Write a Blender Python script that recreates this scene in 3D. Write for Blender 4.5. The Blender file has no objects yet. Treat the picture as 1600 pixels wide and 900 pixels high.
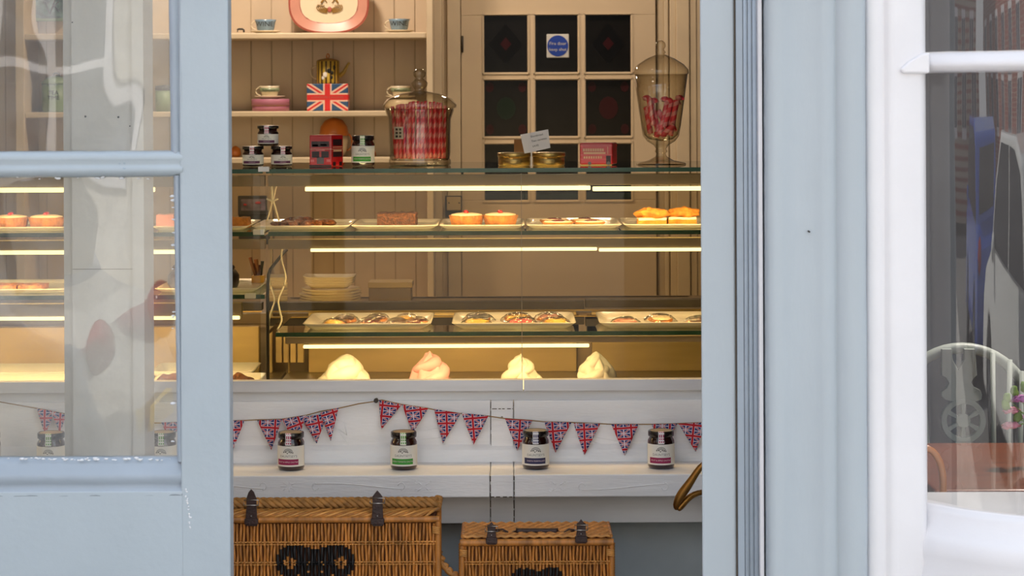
import bpy, math, random
from mathutils import Vector, Matrix, noise
random.seed(7)
PI = math.pi
# ------------------------------------------------------------------ camera
F, HX, HY, CZ, ROLL = 3400.0, 800.0, 150.0, 1.55, -0.0045
S = bpy.context.scene
col = S.collection
cam_d = bpy.data.cameras.new('camera'); cam = bpy.data.objects.new('camera', cam_d); col.objects.link(cam)
cam_d.sensor_width = 36.0; cam_d.lens = F / 1600.0 * 36.0
cam_d.shift_y = -(450.0 - HY) / 1600.0; cam_d.clip_start = 0.05; cam_d.clip_end = 200
cam.matrix_world = Matrix.Translation((0, 0, CZ)) @ Matrix.Rotation(PI/2, 4, 'X') @ Matrix.Rotation(ROLL, 4, 'Z')
cam_d.dof.use_dof = True; cam_d.dof.focus_distance = 5.2; cam_d.dof.aperture_fstop = 11.0
S.camera = cam
# ------------------------------------------------------------------ world, sun, exposure
w = bpy.data.worlds.new('world'); S.world = w; w.use_nodes = True
nt = w.node_tree; bg = nt.nodes['Background']
tc = nt.nodes.new('ShaderNodeTexCoord'); sp = nt.nodes.new('ShaderNodeSeparateXYZ'); cr = nt.nodes.new('ShaderNodeValToRGB')
nt.links.new(tc.outputs['Generated'], sp.inputs[0]); nt.links.new(sp.outputs['Z'], cr.inputs[0]); nt.links.new(cr.outputs[0], bg.inputs[0])
cr.color_ramp.elements[0].position = 0.0; cr.color_ramp.elements[0].color = (0.97, 0.97, 1.0, 1)
cr.color_ramp.elements[1].position = 0.7; cr.color_ramp.elements[1].color = (0.74, 0.84, 1.0, 1)
bg.inputs[1].default_value = 1.16
sd = bpy.data.lights.new('sun', 'SUN'); so = bpy.data.objects.new('sun', sd); col.objects.link(so)
sd.energy = 6.5; sd.angle = 0.01; sd.color = (1.0, 0.95, 0.86)
so.rotation_euler = Vector((0.25, -0.62, -0.75)).to_track_quat('-Z', 'Y').to_euler()
vs = S.view_settings; vs.view_transform = 'Standard'; vs.look = 'None'; vs.gamma = 1.0; vs.use_curve_mapping = False
vs.exposure = 0.47
S.cycles.max_bounces = 10; S.cycles.transparent_max_bounces = 32

def P(px, py, Y):
    a = (px - HX) / F; b = -(py - HY) / F; c, s = math.cos(ROLL), math.sin(ROLL)
    return Vector(((a*c - b*s) * Y, Y, CZ + (a*s + b*c) * Y))
def XX(px, Y, py=400): return P(px, py, Y).x
def ZZ(py, Y, px=800): return P(px, py, Y).z
# ------------------------------------------------------------------ materials
def lin(c):
    return tuple(((v/255)/12.92 if v/255 <= 0.04045 else ((v/255+0.055)/1.055)**2.4) for v in c[:3]) + (1,)
M = {}
def new_mat(name):
    m = bpy.data.materials.new(name); m.use_nodes = True; M[name] = m
    return m, m.node_tree, m.node_tree.nodes['Principled BSDF']
def mat(name, c, rough=0.5, metal=0.0, var=0.06, scale=8.0, bump=0.0, bscale=60.0, spec=0.5, coat=0.0, stretch=None, fleck=None, wave=None):
    m, t, b = new_mat(name)
    b.inputs['Roughness'].default_value = rough; b.inputs['Metallic'].default_value = metal
    b.inputs['Specular IOR Level'].default_value = spec; b.inputs['Coat Weight'].default_value = coat
    co = t.nodes.new('ShaderNodeTexCoord'); mp = t.nodes.new('ShaderNodeMapping'); t.links.new(co.outputs['Object'], mp.inputs[0])
    if stretch: mp.inputs['Scale'].default_value = stretch
    n = t.nodes.new('ShaderNodeTexNoise'); n.inputs['Scale'].default_value = scale; n.inputs['Detail'].default_value = 5
    t.links.new(mp.outputs[0], n.inputs['Vector'])
    r = t.nodes.new('ShaderNodeValToRGB'); L = lin(c)
    r.color_ramp.elements[0].position = 0.3; r.color_ramp.elements[1].position = 0.7
    r.color_ramp.elements[0].color = tuple(max(0, v*(1-var*2)) for v in L[:3]) + (1,)
    r.color_ramp.elements[1].color = tuple(min(1, v*(1+var*2)) for v in L[:3]) + (1,)
    t.links.new(n.outputs['Fac'], r.inputs[0]); out = r.outputs[0]
    if fleck:
        fc, th, fs = fleck
        n2 = t.nodes.new('ShaderNodeTexNoise'); n2.inputs['Scale'].default_value = fs; n2.inputs['Detail'].default_value = 6
        t.links.new(co.outputs['Object'], n2.inputs['Vector'])
        g = t.nodes.new('ShaderNodeMath'); g.operation = 'GREATER_THAN'; g.inputs[1].default_value = th; t.links.new(n2.outputs['Fac'], g.inputs[0])
        mx = t.nodes.new('ShaderNodeMix'); mx.data_type = 'RGBA'; t.links.new(g.outputs[0], mx.inputs['Factor'])
        t.links.new(out, mx.inputs['A']); mx.inputs['B'].default_value = lin(fc); out = mx.outputs['Result']
    t.links.new(out, b.inputs['Base Color'])
    if bump:
        n3 = t.nodes.new('ShaderNodeTexNoise'); n3.inputs['Scale'].default_value = bscale; n3.inputs['Detail'].default_value = 4
        t.links.new(mp.outputs[0], n3.inputs['Vector'])
        bp = t.nodes.new('ShaderNodeBump'); bp.inputs['Strength'].default_value = bump; bp.inputs['Distance'].default_value = 0.004
        t.links.new(n3.outputs['Fac'], bp.inputs['Height']); t.links.new(bp.outputs[0], b.inputs['Normal'])
    return m
def glass(name, tint=(255, 255, 255), refl=2.0, haze=0.0, rough=0.0, edge=None, warp=0.0, wscale=(3, 3, 3), ior=1.5):
    m = bpy.data.materials.new(name); m.use_nodes = True; M[name] = m; t = m.node_tree; t.nodes.clear(); N = t.nodes.new
    out = N('ShaderNodeOutputMaterial'); tr = N('ShaderNodeBsdfTransparent'); tr.inputs[0].default_value = lin(tint)
    gl = N('ShaderNodeBsdfGlossy'); gl.inputs['Roughness'].default_value = rough
    fr = N('ShaderNodeFresnel'); fr.inputs[0].default_value = ior; ge = N('ShaderNodeNewGeometry')
    inv = N('ShaderNodeMath'); inv.operation = 'SUBTRACT'; inv.inputs[0].default_value = 1; t.links.new(ge.outputs['Backfacing'], inv.inputs[1])
    mu = N('ShaderNodeMath'); mu.operation = 'MULTIPLY'; t.links.new(fr.outputs[0], mu.inputs[0]); t.links.new(inv.outputs[0], mu.inputs[1])
    m2 = N('ShaderNodeMath'); m2.operation = 'MULTIPLY'; m2.use_clamp = True; t.links.new(mu.outputs[0], m2.inputs[0]); m2.inputs[1].default_value = refl
    if edge:
        lw = N('ShaderNodeLayerWeight'); lw.inputs[0].default_value = 0.35
        mx = N('ShaderNodeMix'); mx.data_type = 'RGBA'; t.links.new(lw.outputs['Facing'], mx.inputs['Factor'])
        mx.inputs['A'].default_value = lin(tint); mx.inputs['B'].default_value = lin(edge); t.links.new(mx.outputs['Result'], tr.inputs[0])
    if warp:
        co = N('ShaderNodeTexCoord'); mp = N('ShaderNodeMapping'); mp.inputs['Scale'].default_value = wscale; t.links.new(co.outputs['Object'], mp.inputs[0])
        n = N('ShaderNodeTexNoise'); n.inputs['Scale'].default_value = 1.0; n.inputs['Detail'].default_value = 1; t.links.new(mp.outputs[0], n.inputs['Vector'])
        bp = N('ShaderNodeBump'); bp.inputs['Strength'].default_value = 1.0; bp.inputs['Distance'].default_value = warp
        t.links.new(n.outputs['Fac'], bp.inputs['Height']); t.links.new(bp.outputs[0], gl.inputs['Normal'])
    base = tr.outputs[0]
    if haze:  # pale diffuse film standing in for milky reflected light
        df = N('ShaderNodeBsdfDiffuse'); df.inputs[0].default_value = (0.8, 0.8, 0.78, 1)
        co2 = N('ShaderNodeTexCoord'); nn = N('ShaderNodeTexNoise'); nn.inputs['Scale'].default_value = 14; nn.inputs['Detail'].default_value = 8
        t.links.new(co2.outputs['Object'], nn.inputs['Vector'])
        md = N('ShaderNodeMath'); md.operation = 'MULTIPLY'; md.inputs[1].default_value = haze*2; t.links.new(nn.outputs['Fac'], md.inputs[0])
        ms = N('ShaderNodeMixShader'); t.links.new(md.outputs[0], ms.inputs[0]); t.links.new(base, ms.inputs[1]); t.links.new(df.outputs[0], ms.inputs[2]); base = ms.outputs[0]
    mix = N('ShaderNodeMixShader'); t.links.new(m2.outputs[0], mix.inputs[0]); t.links.new(base, mix.inputs[1]); t.links.new(gl.outputs[0], mix.inputs[2])
    t.links.new(mix.outputs[0], out.inputs[0])
    return m
def emit(name, c, s):
    m = bpy.data.materials.new(name); m.use_nodes = True; M[name] = m; t = m.node_tree; t.nodes.clear()
    o = t.nodes.new('ShaderNodeOutputMaterial'); e = t.nodes.new('ShaderNodeEmission'); e.inputs[0].default_value = c + (1,); e.inputs[1].default_value = s
    t.links.new(e.outputs[0], o.inputs[0]); return m
def math_(t, op, a, b=None):
    n = t.nodes.new('ShaderNodeMath'); n.operation = op
    for i, v in enumerate((a, b)):
        if v is None: continue
        if isinstance(v, (int, float)): n.inputs[i].default_value = v
        else: t.links.new(v, n.inputs[i])
    return n.outputs[0]
def mixc(t, fac, a, b):
    n = t.nodes.new('ShaderNodeMix'); n.data_type = 'RGBA'; t.links.new(fac, n.inputs['Factor'])
    for k, v in (('A', a), ('B', b)):
        if isinstance(v, tuple): n.inputs[k].default_value = v
        else: t.links.new(v, n.inputs[k])
    return n.outputs['Result']
def ujack(name, blue=(40, 52, 120), red=(200, 20, 40), white=(235, 225, 235), A=1.45, rough=0.8, border=False, fim=0.155, dg=0.095):
    m, t, b = new_mat(name); b.inputs['Roughness'].default_value = rough
    uv = t.nodes.new('ShaderNodeUVMap'); s = t.nodes.new('ShaderNodeSeparateXYZ'); t.links.new(uv.outputs[0], s.inputs[0])
    u = math_(t, 'FRACT', s.outputs[0]); v = math_(t, 'FRACT', s.outputs[1])
    x = math_(t, 'MULTIPLY', math_(t, 'ABSOLUTE', math_(t, 'SUBTRACT', u, 0.5)), A); y = math_(t, 'ABSOLUTE', math_(t, 'SUBTRACT', v, 0.5))
    mn = math_(t, 'MINIMUM', x, y)
    d = math_(t, 'DIVIDE', math_(t, 'ABSOLUTE', math_(t, 'SUBTRACT', x, math_(t, 'MULTIPLY', y, A))), math.sqrt(1+A*A))
    c = mixc(t, math_(t, 'LESS_THAN', d, dg), lin(blue), lin(white))
    c = mixc(t, math_(t, 'LESS_THAN', d, 0.035), c, lin(red))
    if border: c = mixc(t, math_(t, 'GREATER_THAN', math_(t, 'MAXIMUM', math_(t, 'DIVIDE', x, A), y), 0.465), c, lin(white))
    c = mixc(t, math_(t, 'LESS_THAN', mn, fim), c, lin(white))
    c = mixc(t, math_(t, 'LESS_THAN', mn, 0.10), c, lin(red))
    t.links.new(c, b.inputs['Base Color']); return m
def uvstripe(name, c1, c2, ku, kv, th=0.5, rough=0.3, coat=0.3):
    m, t, b = new_mat(name); b.inputs['Roughness'].default_value = rough; b.inputs['Coat Weight'].default_value = coat
    uv = t.nodes.new('ShaderNodeUVMap'); s = t.nodes.new('ShaderNodeSeparateXYZ'); t.links.new(uv.outputs[0], s.inputs[0])
    f = math_(t, 'FRACT', math_(t, 'ADD', math_(t, 'MULTIPLY', s.outputs[0], ku), math_(t, 'MULTIPLY', s.outputs[1], kv)))
    t.links.new(mixc(t, math_(t, 'GREATER_THAN', f, th), lin(c1), lin(c2)), b.inputs['Base Color']); return m
def uvcheck(name, c1, c2, ku, kv):
    m, t, b = new_mat(name)
    uv = t.nodes.new('ShaderNodeUVMap'); s = t.nodes.new('ShaderNodeSeparateXYZ'); t.links.new(uv.outputs[0], s.inputs[0])
    a = math_(t, 'GREATER_THAN', math_(t, 'FRACT', math_(t, 'MULTIPLY', s.outputs[0], ku)), 0.38)
    c = math_(t, 'GREATER_THAN', math_(t, 'FRACT', math_(t, 'MULTIPLY', s.outputs[1], kv)), 0.38)
    t.links.new(mixc(t, math_(t, 'MULTIPLY', a, c), lin(c2), lin(c1)), b.inputs['Base Color']); return m

mat('blue_paint', (170, 182, 190), 0.42, var=0.03, scale=3, bump=0.25, bscale=35, fleck=((150, 166, 180), 0.735, 9))
mat('blue_paint_right', (177, 187, 194), 0.42, var=0.035, scale=3, bump=0.3, bscale=30, fleck=((150, 160, 168), 0.80, 12), stretch=(1, 1, .25))
mat('blue_bead', (156, 168, 180), 0.4, var=0.03, bump=0.3, bscale=25)
mat('white_gloss', (234, 233, 236), 0.35, var=0.02, scale=4, bump=0.25, bscale=25)
mat('putty', (225, 228, 232), 0.6, var=0.04, bump=0.6, bscale=120)
mat('crack', (84, 76, 66), 0.9)
mat('pink_grey', (184, 176, 180), 0.5)
mat('counter_white', (244, 245, 248), 0.4, var=0.03, scale=4, bump=0.25, bscale=40, stretch=(1, 1, 6), fleck=((150, 145, 138), 0.77, 30))
mat('counter_grey', (222, 222, 222), 0.45, var=0.04, scale=5, stretch=(.5, 1, 5))
mat('counter_base', (176, 186, 190), 0.6, var=0.04)
mat('rail_metal', (222, 222, 226), 0.35, metal=0.15, var=0.03, stretch=(.5, 1, 6))
mat('dark_line', (40, 34, 28), 0.9)
mat('cream_wall', (208, 190, 166), 0.6, var=0.04, scale=3)
mat('cream_trim', (208, 190, 160), 0.5, var=0.03)
mat('groove', (182, 164, 138), 0.8)
mat('door_cream', (204, 184, 154), 0.5, var=0.03, scale=2)
mat('joint_faint', (128, 122, 114), .8)
mat('post_paint', (204, 198, 190), 0.5, var=0.04, scale=3, bump=0.2, bscale=50)
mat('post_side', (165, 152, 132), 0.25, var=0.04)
mat('ceiling_paint', (190, 184, 170), 0.8)
mat('floor_wood', (120, 95, 70), 0.5, var=0.2, stretch=(1, 8, 1))
mat('dark_wall', (52, 52, 56), 0.8)
mat('dark_curtain', (60, 58, 60), 0.9, stretch=(8, 1, .2), var=0.3)
mat('alu', (158, 138, 112), 0.5, metal=0.0, var=0.04, stretch=(.4, 1, 5))
mat('back_panel', (196, 170, 118), 0.5, var=0.05, stretch=(.5, 1, 3))
mat('deck_metal', (170, 158, 136), 0.35, metal=0.5, var=0.06)
mat('dark_metal', (62, 56, 50), 0.5, metal=0.4)
mat('green_edge', (38, 78, 56), 0.25, var=0.12, scale=12)
mat('gasket', (34, 32, 28), 0.5)
mat('tag_white', (226, 226, 222), 0.5)
mat('cable', (220, 212, 190), 0.5)
mat('porcelain', (236, 230, 222), 0.2, var=0.01, coat=0.3)
mat('porcelain_cream', (228, 214, 186), 0.25, var=0.02)
glass('pane_door', (246, 248, 246), 2.6, haze=0.12, warp=0.002, wscale=(5, 5, 3))
glass('pane_bow', (228, 230, 232), 2.8, haze=0.02, warp=0.004, wscale=(6, 6, 1.6))
glass('pane_case', (243, 237, 222), 0.5, haze=0.0)
glass('glass_shelf', (240, 248, 241), 2.0)
glass('glass_side', (196, 205, 188), 2.0)
glass('jar_glass', (248, 246, 240), 2.2, edge=(208, 198, 180))
glass('wrap_film', (250, 246, 238), 3.0, rough=0.08, warp=0.01, wscale=(70, 70, 70))
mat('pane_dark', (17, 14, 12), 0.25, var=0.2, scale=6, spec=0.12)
mat('stain_red', (50, 14, 18), 0.3, spec=.12); mat('stain_green', (20, 34, 24), 0.3, spec=.12); mat('stain_black', (8, 7, 8), 0.3, spec=.12)
emit('led', (1.0, 0.90, 0.46), 2.2)
mat('jam_dark', (40, 14, 12), 0.08, var=0.25, scale=60, coat=1.0)
mat('jam_green', (52, 22, 14), 0.08, var=0.25, scale=60, coat=1.0)
mat('lid_black', (26, 22, 22), 0.25, coat=0.4)
mat('lid_disc', (146, 128, 100), 0.5)
mat('label_white', (232, 230, 224), 0.6, var=0.01)
mat('label_black', (40, 40, 40), 0.7)
for nm, c in (('maroon', (150, 28, 82)), ('green', (58, 150, 52)), ('navy', (44, 44, 84)), ('plum', (98, 52, 88))):
    mat('band_' + nm, c, 0.6)
mat('text_grey', (120, 120, 122), 0.7); mat('text_pale', (225, 205, 210), 0.7)
uvcheck('check_red', (170, 50, 90), (240, 232, 236), 3, 5); uvcheck('check_green', (96, 160, 70), (236, 240, 226), 3, 5); uvcheck('check_navy', (60, 56, 104), (236, 234, 238), 3, 5)
ujack('flag_cloth', border=True, fim=0.135, dg=0.068, white=(226, 216, 228), blue=(32, 44, 112), red=(190, 14, 34)); ujack('flag_tin', blue=(30, 74, 118), red=(208, 24, 30), white=(226, 190, 170), A=1.5, rough=0.35)
mat('twine', (160, 132, 92), 0.9, bump=0.5, bscale=300)
uvstripe('candy', (236, 62, 80), (248, 152, 152), 1.0, 38.0, 0.55)
mat('candy_wrap', (200, 120, 140), 0.3)
mat('gold', (176, 146, 84), 0.28, metal=0.85, var=0.08)
mat('gold_dark', (110, 82, 32), 0.4, metal=0.5)
mat('brown_box', (120, 78, 34), 0.7); mat('card_white', (214, 208, 206), 0.7, var=0.01)
mat('tin_red', (176, 20, 26), 0.3, var=0.06, coat=0.3); mat('tin_pink', (206, 104, 110), 0.4); mat('tin_dark', (40, 18, 24), 0.4); mat('tin_cream', (214, 176, 140), 0.5); mat('tin_grey', (96, 92, 100), 0.4)
mat('cup_blue', (122, 150, 172), 0.25, coat=0.4); mat('cup_black', (22, 20, 20), 0.5); mat('cup_green', (136, 150, 118), 0.3)
mat('plate_pink', (204, 148, 132), 0.25, var=0.05, coat=0.3); mat('plate_rim', (172, 92, 80), 0.4); mat('emblem_gold', (150, 112, 32), 0.5)
mat('tin_mauve', (176, 112, 136), 0.35, coat=0.2); mat('orange_glaze', (206, 118, 46), 0.35, coat=0.3); mat('canister_green', (122, 144, 108), 0.45)
uvstripe('pot_stripe', (212, 180, 70), (70, 46, 30), 16.0, 0.0, 0.62, 0.3)
mat('sign_blue', (14, 60, 158), 0.5); mat('sign_white', (206, 206, 200), 0.5)
mat('wicker', (188, 122, 54), 0.5, var=0.22, scale=22, stretch=(3, 3, .6), coat=0.15); mat('wicker_light', (206, 146, 76), 0.5, var=0.2, scale=26, coat=0.15)
mat('wicker_dark', (92, 48, 18), 0.8, var=0.2); mat('wicker_black', (20, 18, 20), 0.55); mat('straw', (172, 122, 64), 0.7, var=0.2, scale=60)
mat('leather', (52, 30, 28), 0.45, var=0.15, scale=40, bump=0.4, bscale=200); mat('steel', (190, 185, 180), 0.25, metal=0.9)
mat('brass', (150, 106, 50), 0.3, metal=0.9, var=0.2, scale=30)
mat('pastry', (172, 114, 48), 0.7, var=0.18, scale=60, bump=0.8, bscale=150); mat('icing', (240, 222, 196), 0.4, var=0.03); mat('cherry', (196, 22, 22), 0.15, coat=1)
mat('florentine', (108, 60, 26), 0.45, var=0.45, scale=90, bump=1.0, bscale=180, fleck=((60, 24, 12), 0.56, 90)); mat('flapjack', (82, 46, 18), 0.7, var=0.4, scale=140, bump=1.0, bscale=260)
mat('sponge', (190, 126, 46), 0.8, var=0.15, scale=50, bump=0.7, bscale=160); mat('cream', (246, 232, 206), 0.5, var=0.02); mat('jam_spot', (92, 30, 36), 0.2, coat=.6)
mat('chocolate', (44, 26, 20), 0.35, var=0.2, scale=30, bump=0.5, bscale=60); mat('meringue', (222, 217, 210), 0.6, var=0.02, bump=0.35, bscale=50); mat('meringue_pink', (212, 160, 166), 0.6, var=0.1, scale=16, bump=0.35, bscale=50)
mat('biscuit', (176, 110, 50), 0.6, var=0.35, scale=70, bump=0.6, bscale=120); mat('ice_yellow', (222, 180, 52), 0.4); mat('ice_red', (200, 70, 70), 0.4); mat('ice_pink', (196, 132, 122), 0.4); mat('ice_blue', (110, 112, 124), 0.4); mat('choc_top', (74, 42, 26), 0.3, var=.3, scale=60)
mat('dark_frame', (44, 40, 38), 0.5); mat('picture_art', (116, 104, 112), 0.6, var=0.4, scale=25); mat('picture_green', (84, 110, 104), 0.6, var=0.5, scale=22)
mat('utensil_wood', (136, 84, 44), 0.6); mat('pot_yellow', (226, 164, 60), 0.5); mat('switch_plate', (190, 168, 124), 0.4); mat('worktop', (120, 104, 80), 0.4, metal=.3)
mat('chair_paint', (158, 164, 156), 0.45, var=0.03, bump=.15); mat('table_wood', (132, 68, 34), 0.25, var=0.15, scale=6, stretch=(1, 6, 1), coat=.4); mat('bent_wood', (196, 120, 46), 0.3, var=.12, coat=.4)
mat('petal_pink', (236, 150, 170), 0.7, var=.12, scale=80); mat('petal_mauve', (204, 120, 190), 0.7, var=.12, scale=80); mat('leaf', (120, 150, 60), 0.6, var=.2, scale=40)
mat('sill_white', (214, 214, 216), 0.4, var=.03)
mat('asphalt', (128, 126, 124), 0.9, var=.1, scale=30); mat('paving', (186, 182, 176), 0.9, var=.08, scale=4); mat('car_white', (232, 232, 230), 0.2, coat=1.0, var=0); mat('car_blue', (20, 70, 170), 0.2, coat=1.0, var=0)
mat('car_glass', (24, 28, 32), 0.05, var=0); mat('tyre', (24, 24, 25), 0.8); mat('alloy', (180, 182, 186), 0.3, metal=.8); mat('plate_yellow', (226, 190, 40), 0.5); mat('lamp_red', (170, 20, 20), .2); mat('window_far', (70, 80, 92), .1)
mat('render_cream', (218, 212, 200), .8)
m_, t_, b_ = new_mat('brick'); bk = t_.nodes.new('ShaderNodeTexBrick'); co_ = t_.nodes.new('ShaderNodeTexCoord'); mp_ = t_.nodes.new('ShaderNodeMapping')
mp_.inputs['Rotation'].default_value = (PI/2, 0, 0); t_.links.new(co_.outputs['Object'], mp_.inputs[0]); t_.links.new(mp_.outputs[0], bk.inputs[0]); bk.inputs['Scale'].default_value = 4
bk.inputs['Color1'].default_value = lin((160, 78, 56)); bk.inputs['Color2'].default_value = lin((136, 62, 46)); bk.inputs['Mortar'].default_value = lin((180, 165, 150)); t_.links.new(bk.outputs[0], b_.inputs['Base Color'])
# ------------------------------------------------------------------ mesh builder
class MB:
    def __init__(s): s.v = []; s.f = []; s.m = []; s.uv = []; s.sm = []
    def face(s, idx, m=0, uv=None, sm=False): s.f.append(tuple(idx)); s.m.append(m); s.uv.append(uv); s.sm.append(sm)
    def box(s, x0, x1, y0, y1, z0, z1, m=0, uvfront=False):
        if x0 > x1: x0, x1 = x1, x0
        if z0 > z1: z0, z1 = z1, z0
        b = len(s.v)
        s.v += [(x0,y0,z0),(x1,y0,z0),(x1,y1,z0),(x0,y1,z0),(x0,y0,z1),(x1,y0,z1),(x1,y1,z1),(x0,y1,z1)]
        for i, q in enumerate(((0,1,5,4),(1,2,6,5),(2,3,7,6),(3,0,4,7),(4,5,6,7),(3,2,1,0))):
            s.face([b+k for k in q], m, [(0,0),(1,0),(1,1),(0,1)] if uvfront else None)
        return s
    def prism(s, pts, y0, y1, m=0, axis='Y', mf=None):   # pts (a,b) outline; axis Y: (x,z), Z: (x,y), X: (y,z)
        b = len(s.v); n = len(pts)
        ar = sum(pts[i][0]*pts[(i+1)%n][1]-pts[(i+1)%n][0]*pts[i][1] for i in range(n))
        if ar < 0: pts = pts[::-1]
        mk = {'Y': lambda a, c, d: (a, d, c), 'Z': lambda a, c, d: (a, c, d), 'X': lambda a, c, d: (d, a, c)}[axis]
        s.v += [mk(a, c, y0) for a, c in pts] + [mk(a, c, y1) for a, c in pts]
        f0 = list(range(b, b+n)); f1 = list(range(b+n, b+2*n))
        if axis == 'Y': s.face(f0, m if mf is None else mf); s.face(f1[::-1], m)
        else: s.face(f0[::-1], m); s.face(f1, m if mf is None else mf)
        for i in range(n):
            j = (i+1) % n; q = (b+j, b+i, b+n+i, b+n+j) if axis == 'Y' else (b+i, b+j, b+n+j, b+n+i)
            s.face(q, m)
        return s
    def lathe(s, prof, c, n=32, m=0, a0=0.0, a1=2*PI, sm=True, capb=True, capt=True, rf=None, sy=1.0):
        full = abs(a1-a0-2*PI) < 1e-6; k = n if full else n+1; b = len(s.v); L = len(prof)
        for (r, z) in prof:
            for i in range(k):
                a = a0+(a1-a0)*i/n; rr = r*(rf(a, z) if rf else 1)
                s.v.append((c[0]+rr*math.cos(a), c[1]+rr*math.sin(a)*sy, c[2]+z))
        for j in range(L-1):
            for i in range(n):
                i2 = (i+1) % k if full else i+1
                s.face((b+j*k+i, b+j*k+i2, b+(j+1)*k+i2, b+(j+1)*k+i), m, [(i/n, j/(L-1)), ((i+1)/n, j/(L-1)), ((i+1)/n, (j+1)/(L-1)), (i/n, (j+1)/(L-1))], sm)
        if full:
            if capb and prof[0][0] > 1e-5: s.face([b+i for i in range(k)][::-1], m)
            if capt and prof[-1][0] > 1e-5: s.face([b+(L-1)*k+i for i in range(k)], m)
        return s
    def tube(s, path, r, n=8, m=0, flat=1.0, caps=True, up=Vector((0.03, 0.1, 1))):
        pts = [Vector(p) for p in path]; b = len(s.v); acc = 0; L = len(pts)
        for i, p in enumerate(pts):
            t = (pts[min(i+1, L-1)]-pts[max(i-1, 0)]).normalized(); u = up if abs(t.dot(up.normalized())) < 0.95 else Vector((1, 0.1, 0))
            sx = t.cross(u).normalized(); sy_ = sx.cross(t).normalized(); rr = r[i] if isinstance(r, (list, tuple)) else r
            for k in range(n):
                a = 2*PI*k/n; s.v.append(tuple(p+sx*(rr*math.cos(a))+sy_*(rr*flat*math.sin(a))))
        for i in range(L-1):
            d = (pts[i+1]-pts[i]).length
            for k in range(n):
                k2 = (k+1) % n
                s.face((b+i*n+k, b+i*n+k2, b+(i+1)*n+k2, b+(i+1)*n+k), m, [(k/n, acc), ((k+1)/n, acc), ((k+1)/n, acc+d), (k/n, acc+d)], True)
            acc += d
        if caps: s.face([b+k for k in range(n)][::-1], m); s.face([b+(L-1)*n+k for k in range(n)], m)
        return s
    def blob(s, c, rx, ry, rz, m=0, n=14, k=9, nz=0.0, ns=30, zmin=-1, seed=0):
        b = len(s.v)
        for j in range(k+1):
            ph = -PI/2+PI*j/k
            for i in range(n):
                a = 2*PI*i/n; d = Vector((math.cos(ph)*math.cos(a), math.cos(ph)*math.sin(a), math.sin(ph)))
                q = 1+nz*noise.noise((Vector(c)+Vector((d.x*rx, d.y*ry, d.z*rz)))*ns+Vector((seed, 0, 0)))*2
                s.v.append((c[0]+d.x*rx*q, c[1]+d.y*ry*q, c[2]+max(zmin, d.z)*rz*q))
        for j in range(k):
            for i in range(n):
                i2 = (i+1) % n; s.face((b+j*n+i, b+j*n+i2, b+(j+1)*n+i2, b+(j+1)*n+i), m, None, True)
        return s
    def rock(s, x0, x1, y0, y1, z0, z1, m=0, amp=0.003, ns=60, div=8, seed=0):   # rough-surfaced block
        b = len(s.v)
        def put(x, y, z):
            p = Vector((x, y, z)); q = noise.noise_vector(p*ns+Vector((seed, 0, 0)))*amp
            if z <= z0+1e-6: q.z = 0
            s.v.append(tuple(p+q)); return len(s.v)-1
        def grid(f):
            g = [[put(*f(i/div, j/div)) for i in range(div+1)] for j in range(div+1)]
            for j in range(div):
                for i in range(div): s.face((g[j][i], g[j][i+1], g[j+1][i+1], g[j+1][i]), m, None, True)
        L = lambda a, c, t: a+(c-a)*t
        grid(lambda u, v: (L(x0,x1,u), y0, L(z0,z1,v))); grid(lambda u, v: (L(x1,x0,u), y1, L(z0,z1,v)))
        grid(lambda u, v: (x1, L(y0,y1,u), L(z0,z1,v))); grid(lambda u, v: (x0, L(y1,y0,u), L(z0,z1,v)))
        grid(lambda u, v: (L(x0,x1,u), L(y0,y1,v), z1)); grid(lambda u, v: (L(x0,x1,u), L(y1,y0,v), z0))
        return s
    def text(s, txt, size, place, m=0, align='CENTER', xs=1.0):   # place(x,y)->world; a flat printed text
        cu = bpy.data.curves.new('t', 'FONT'); cu.body = txt; cu.size = size; cu.align_x = align; cu.align_y = 'CENTER'; cu.resolution_u = 2
        o = bpy.data.objects.new('t', cu); col.objects.link(o); dg = bpy.context.evaluated_depsgraph_get(); me = o.evaluated_get(dg).to_mesh()
        b = len(s.v); s.v += [tuple(place(v.co.x*xs, v.co.y)) for v in me.vertices]
        for p in me.polygons: s.face([b+i for i in p.vertices], m)
        o.evaluated_get(dg).to_mesh_clear(); bpy.data.objects.remove(o); bpy.data.curves.remove(cu)
        return s
    def build(s, name, mats, parent=None, bevel=0.0, seg=2, sub=0):
        me = bpy.data.meshes.new(name)
        xs = [v[0] for v in s.v]; ys = [v[1] for v in s.v]; zs = [v[2] for v in s.v]
        own = Vector(((min(xs)+max(xs))/2, (min(ys)+max(ys))/2, min(zs)))
        og = own
        me.from_pydata([tuple(Vector(v)-og) for v in s.v], [], s.f)
        if not isinstance(mats, (list, tuple)): mats = [mats]
        for k in mats: me.materials.append(M[k])
        me.polygons.foreach_set('material_index', s.m); me.polygons.foreach_set('use_smooth', s.sm)
        if any(s.uv):
            ul = me.uv_layers.new(name='UVMap'); li = 0
            for f, uv in zip(s.f, s.uv):
                for q in range(len(f)):
                    if uv: ul.data[li].uv = uv[q]
                    li += 1
        me.update()
        o = bpy.data.objects.new(name, me); col.objects.link(o)
        W = Vector((0, 0, 0)); p = parent
        while p: W += Vector(p.location); p = p.parent
        o.parent = parent; o.location = og - W
        if bevel:
            md = o.modifiers.new('bevel', 'BEVEL'); md.width = bevel; md.segments = seg; md.limit_method = 'ANGLE'; md.angle_limit = 0.7
        if sub:
            md = o.modifiers.new('sub', 'SUBSURF'); md.levels = sub; md.render_levels = sub
        return o
def tag(o, label=None, cat=None, group=None, kind=None):
    if label: o['label'] = label
    if cat: o['category'] = cat
    if group: o['group'] = group
    if kind: o['kind'] = kind
    return o
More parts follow.
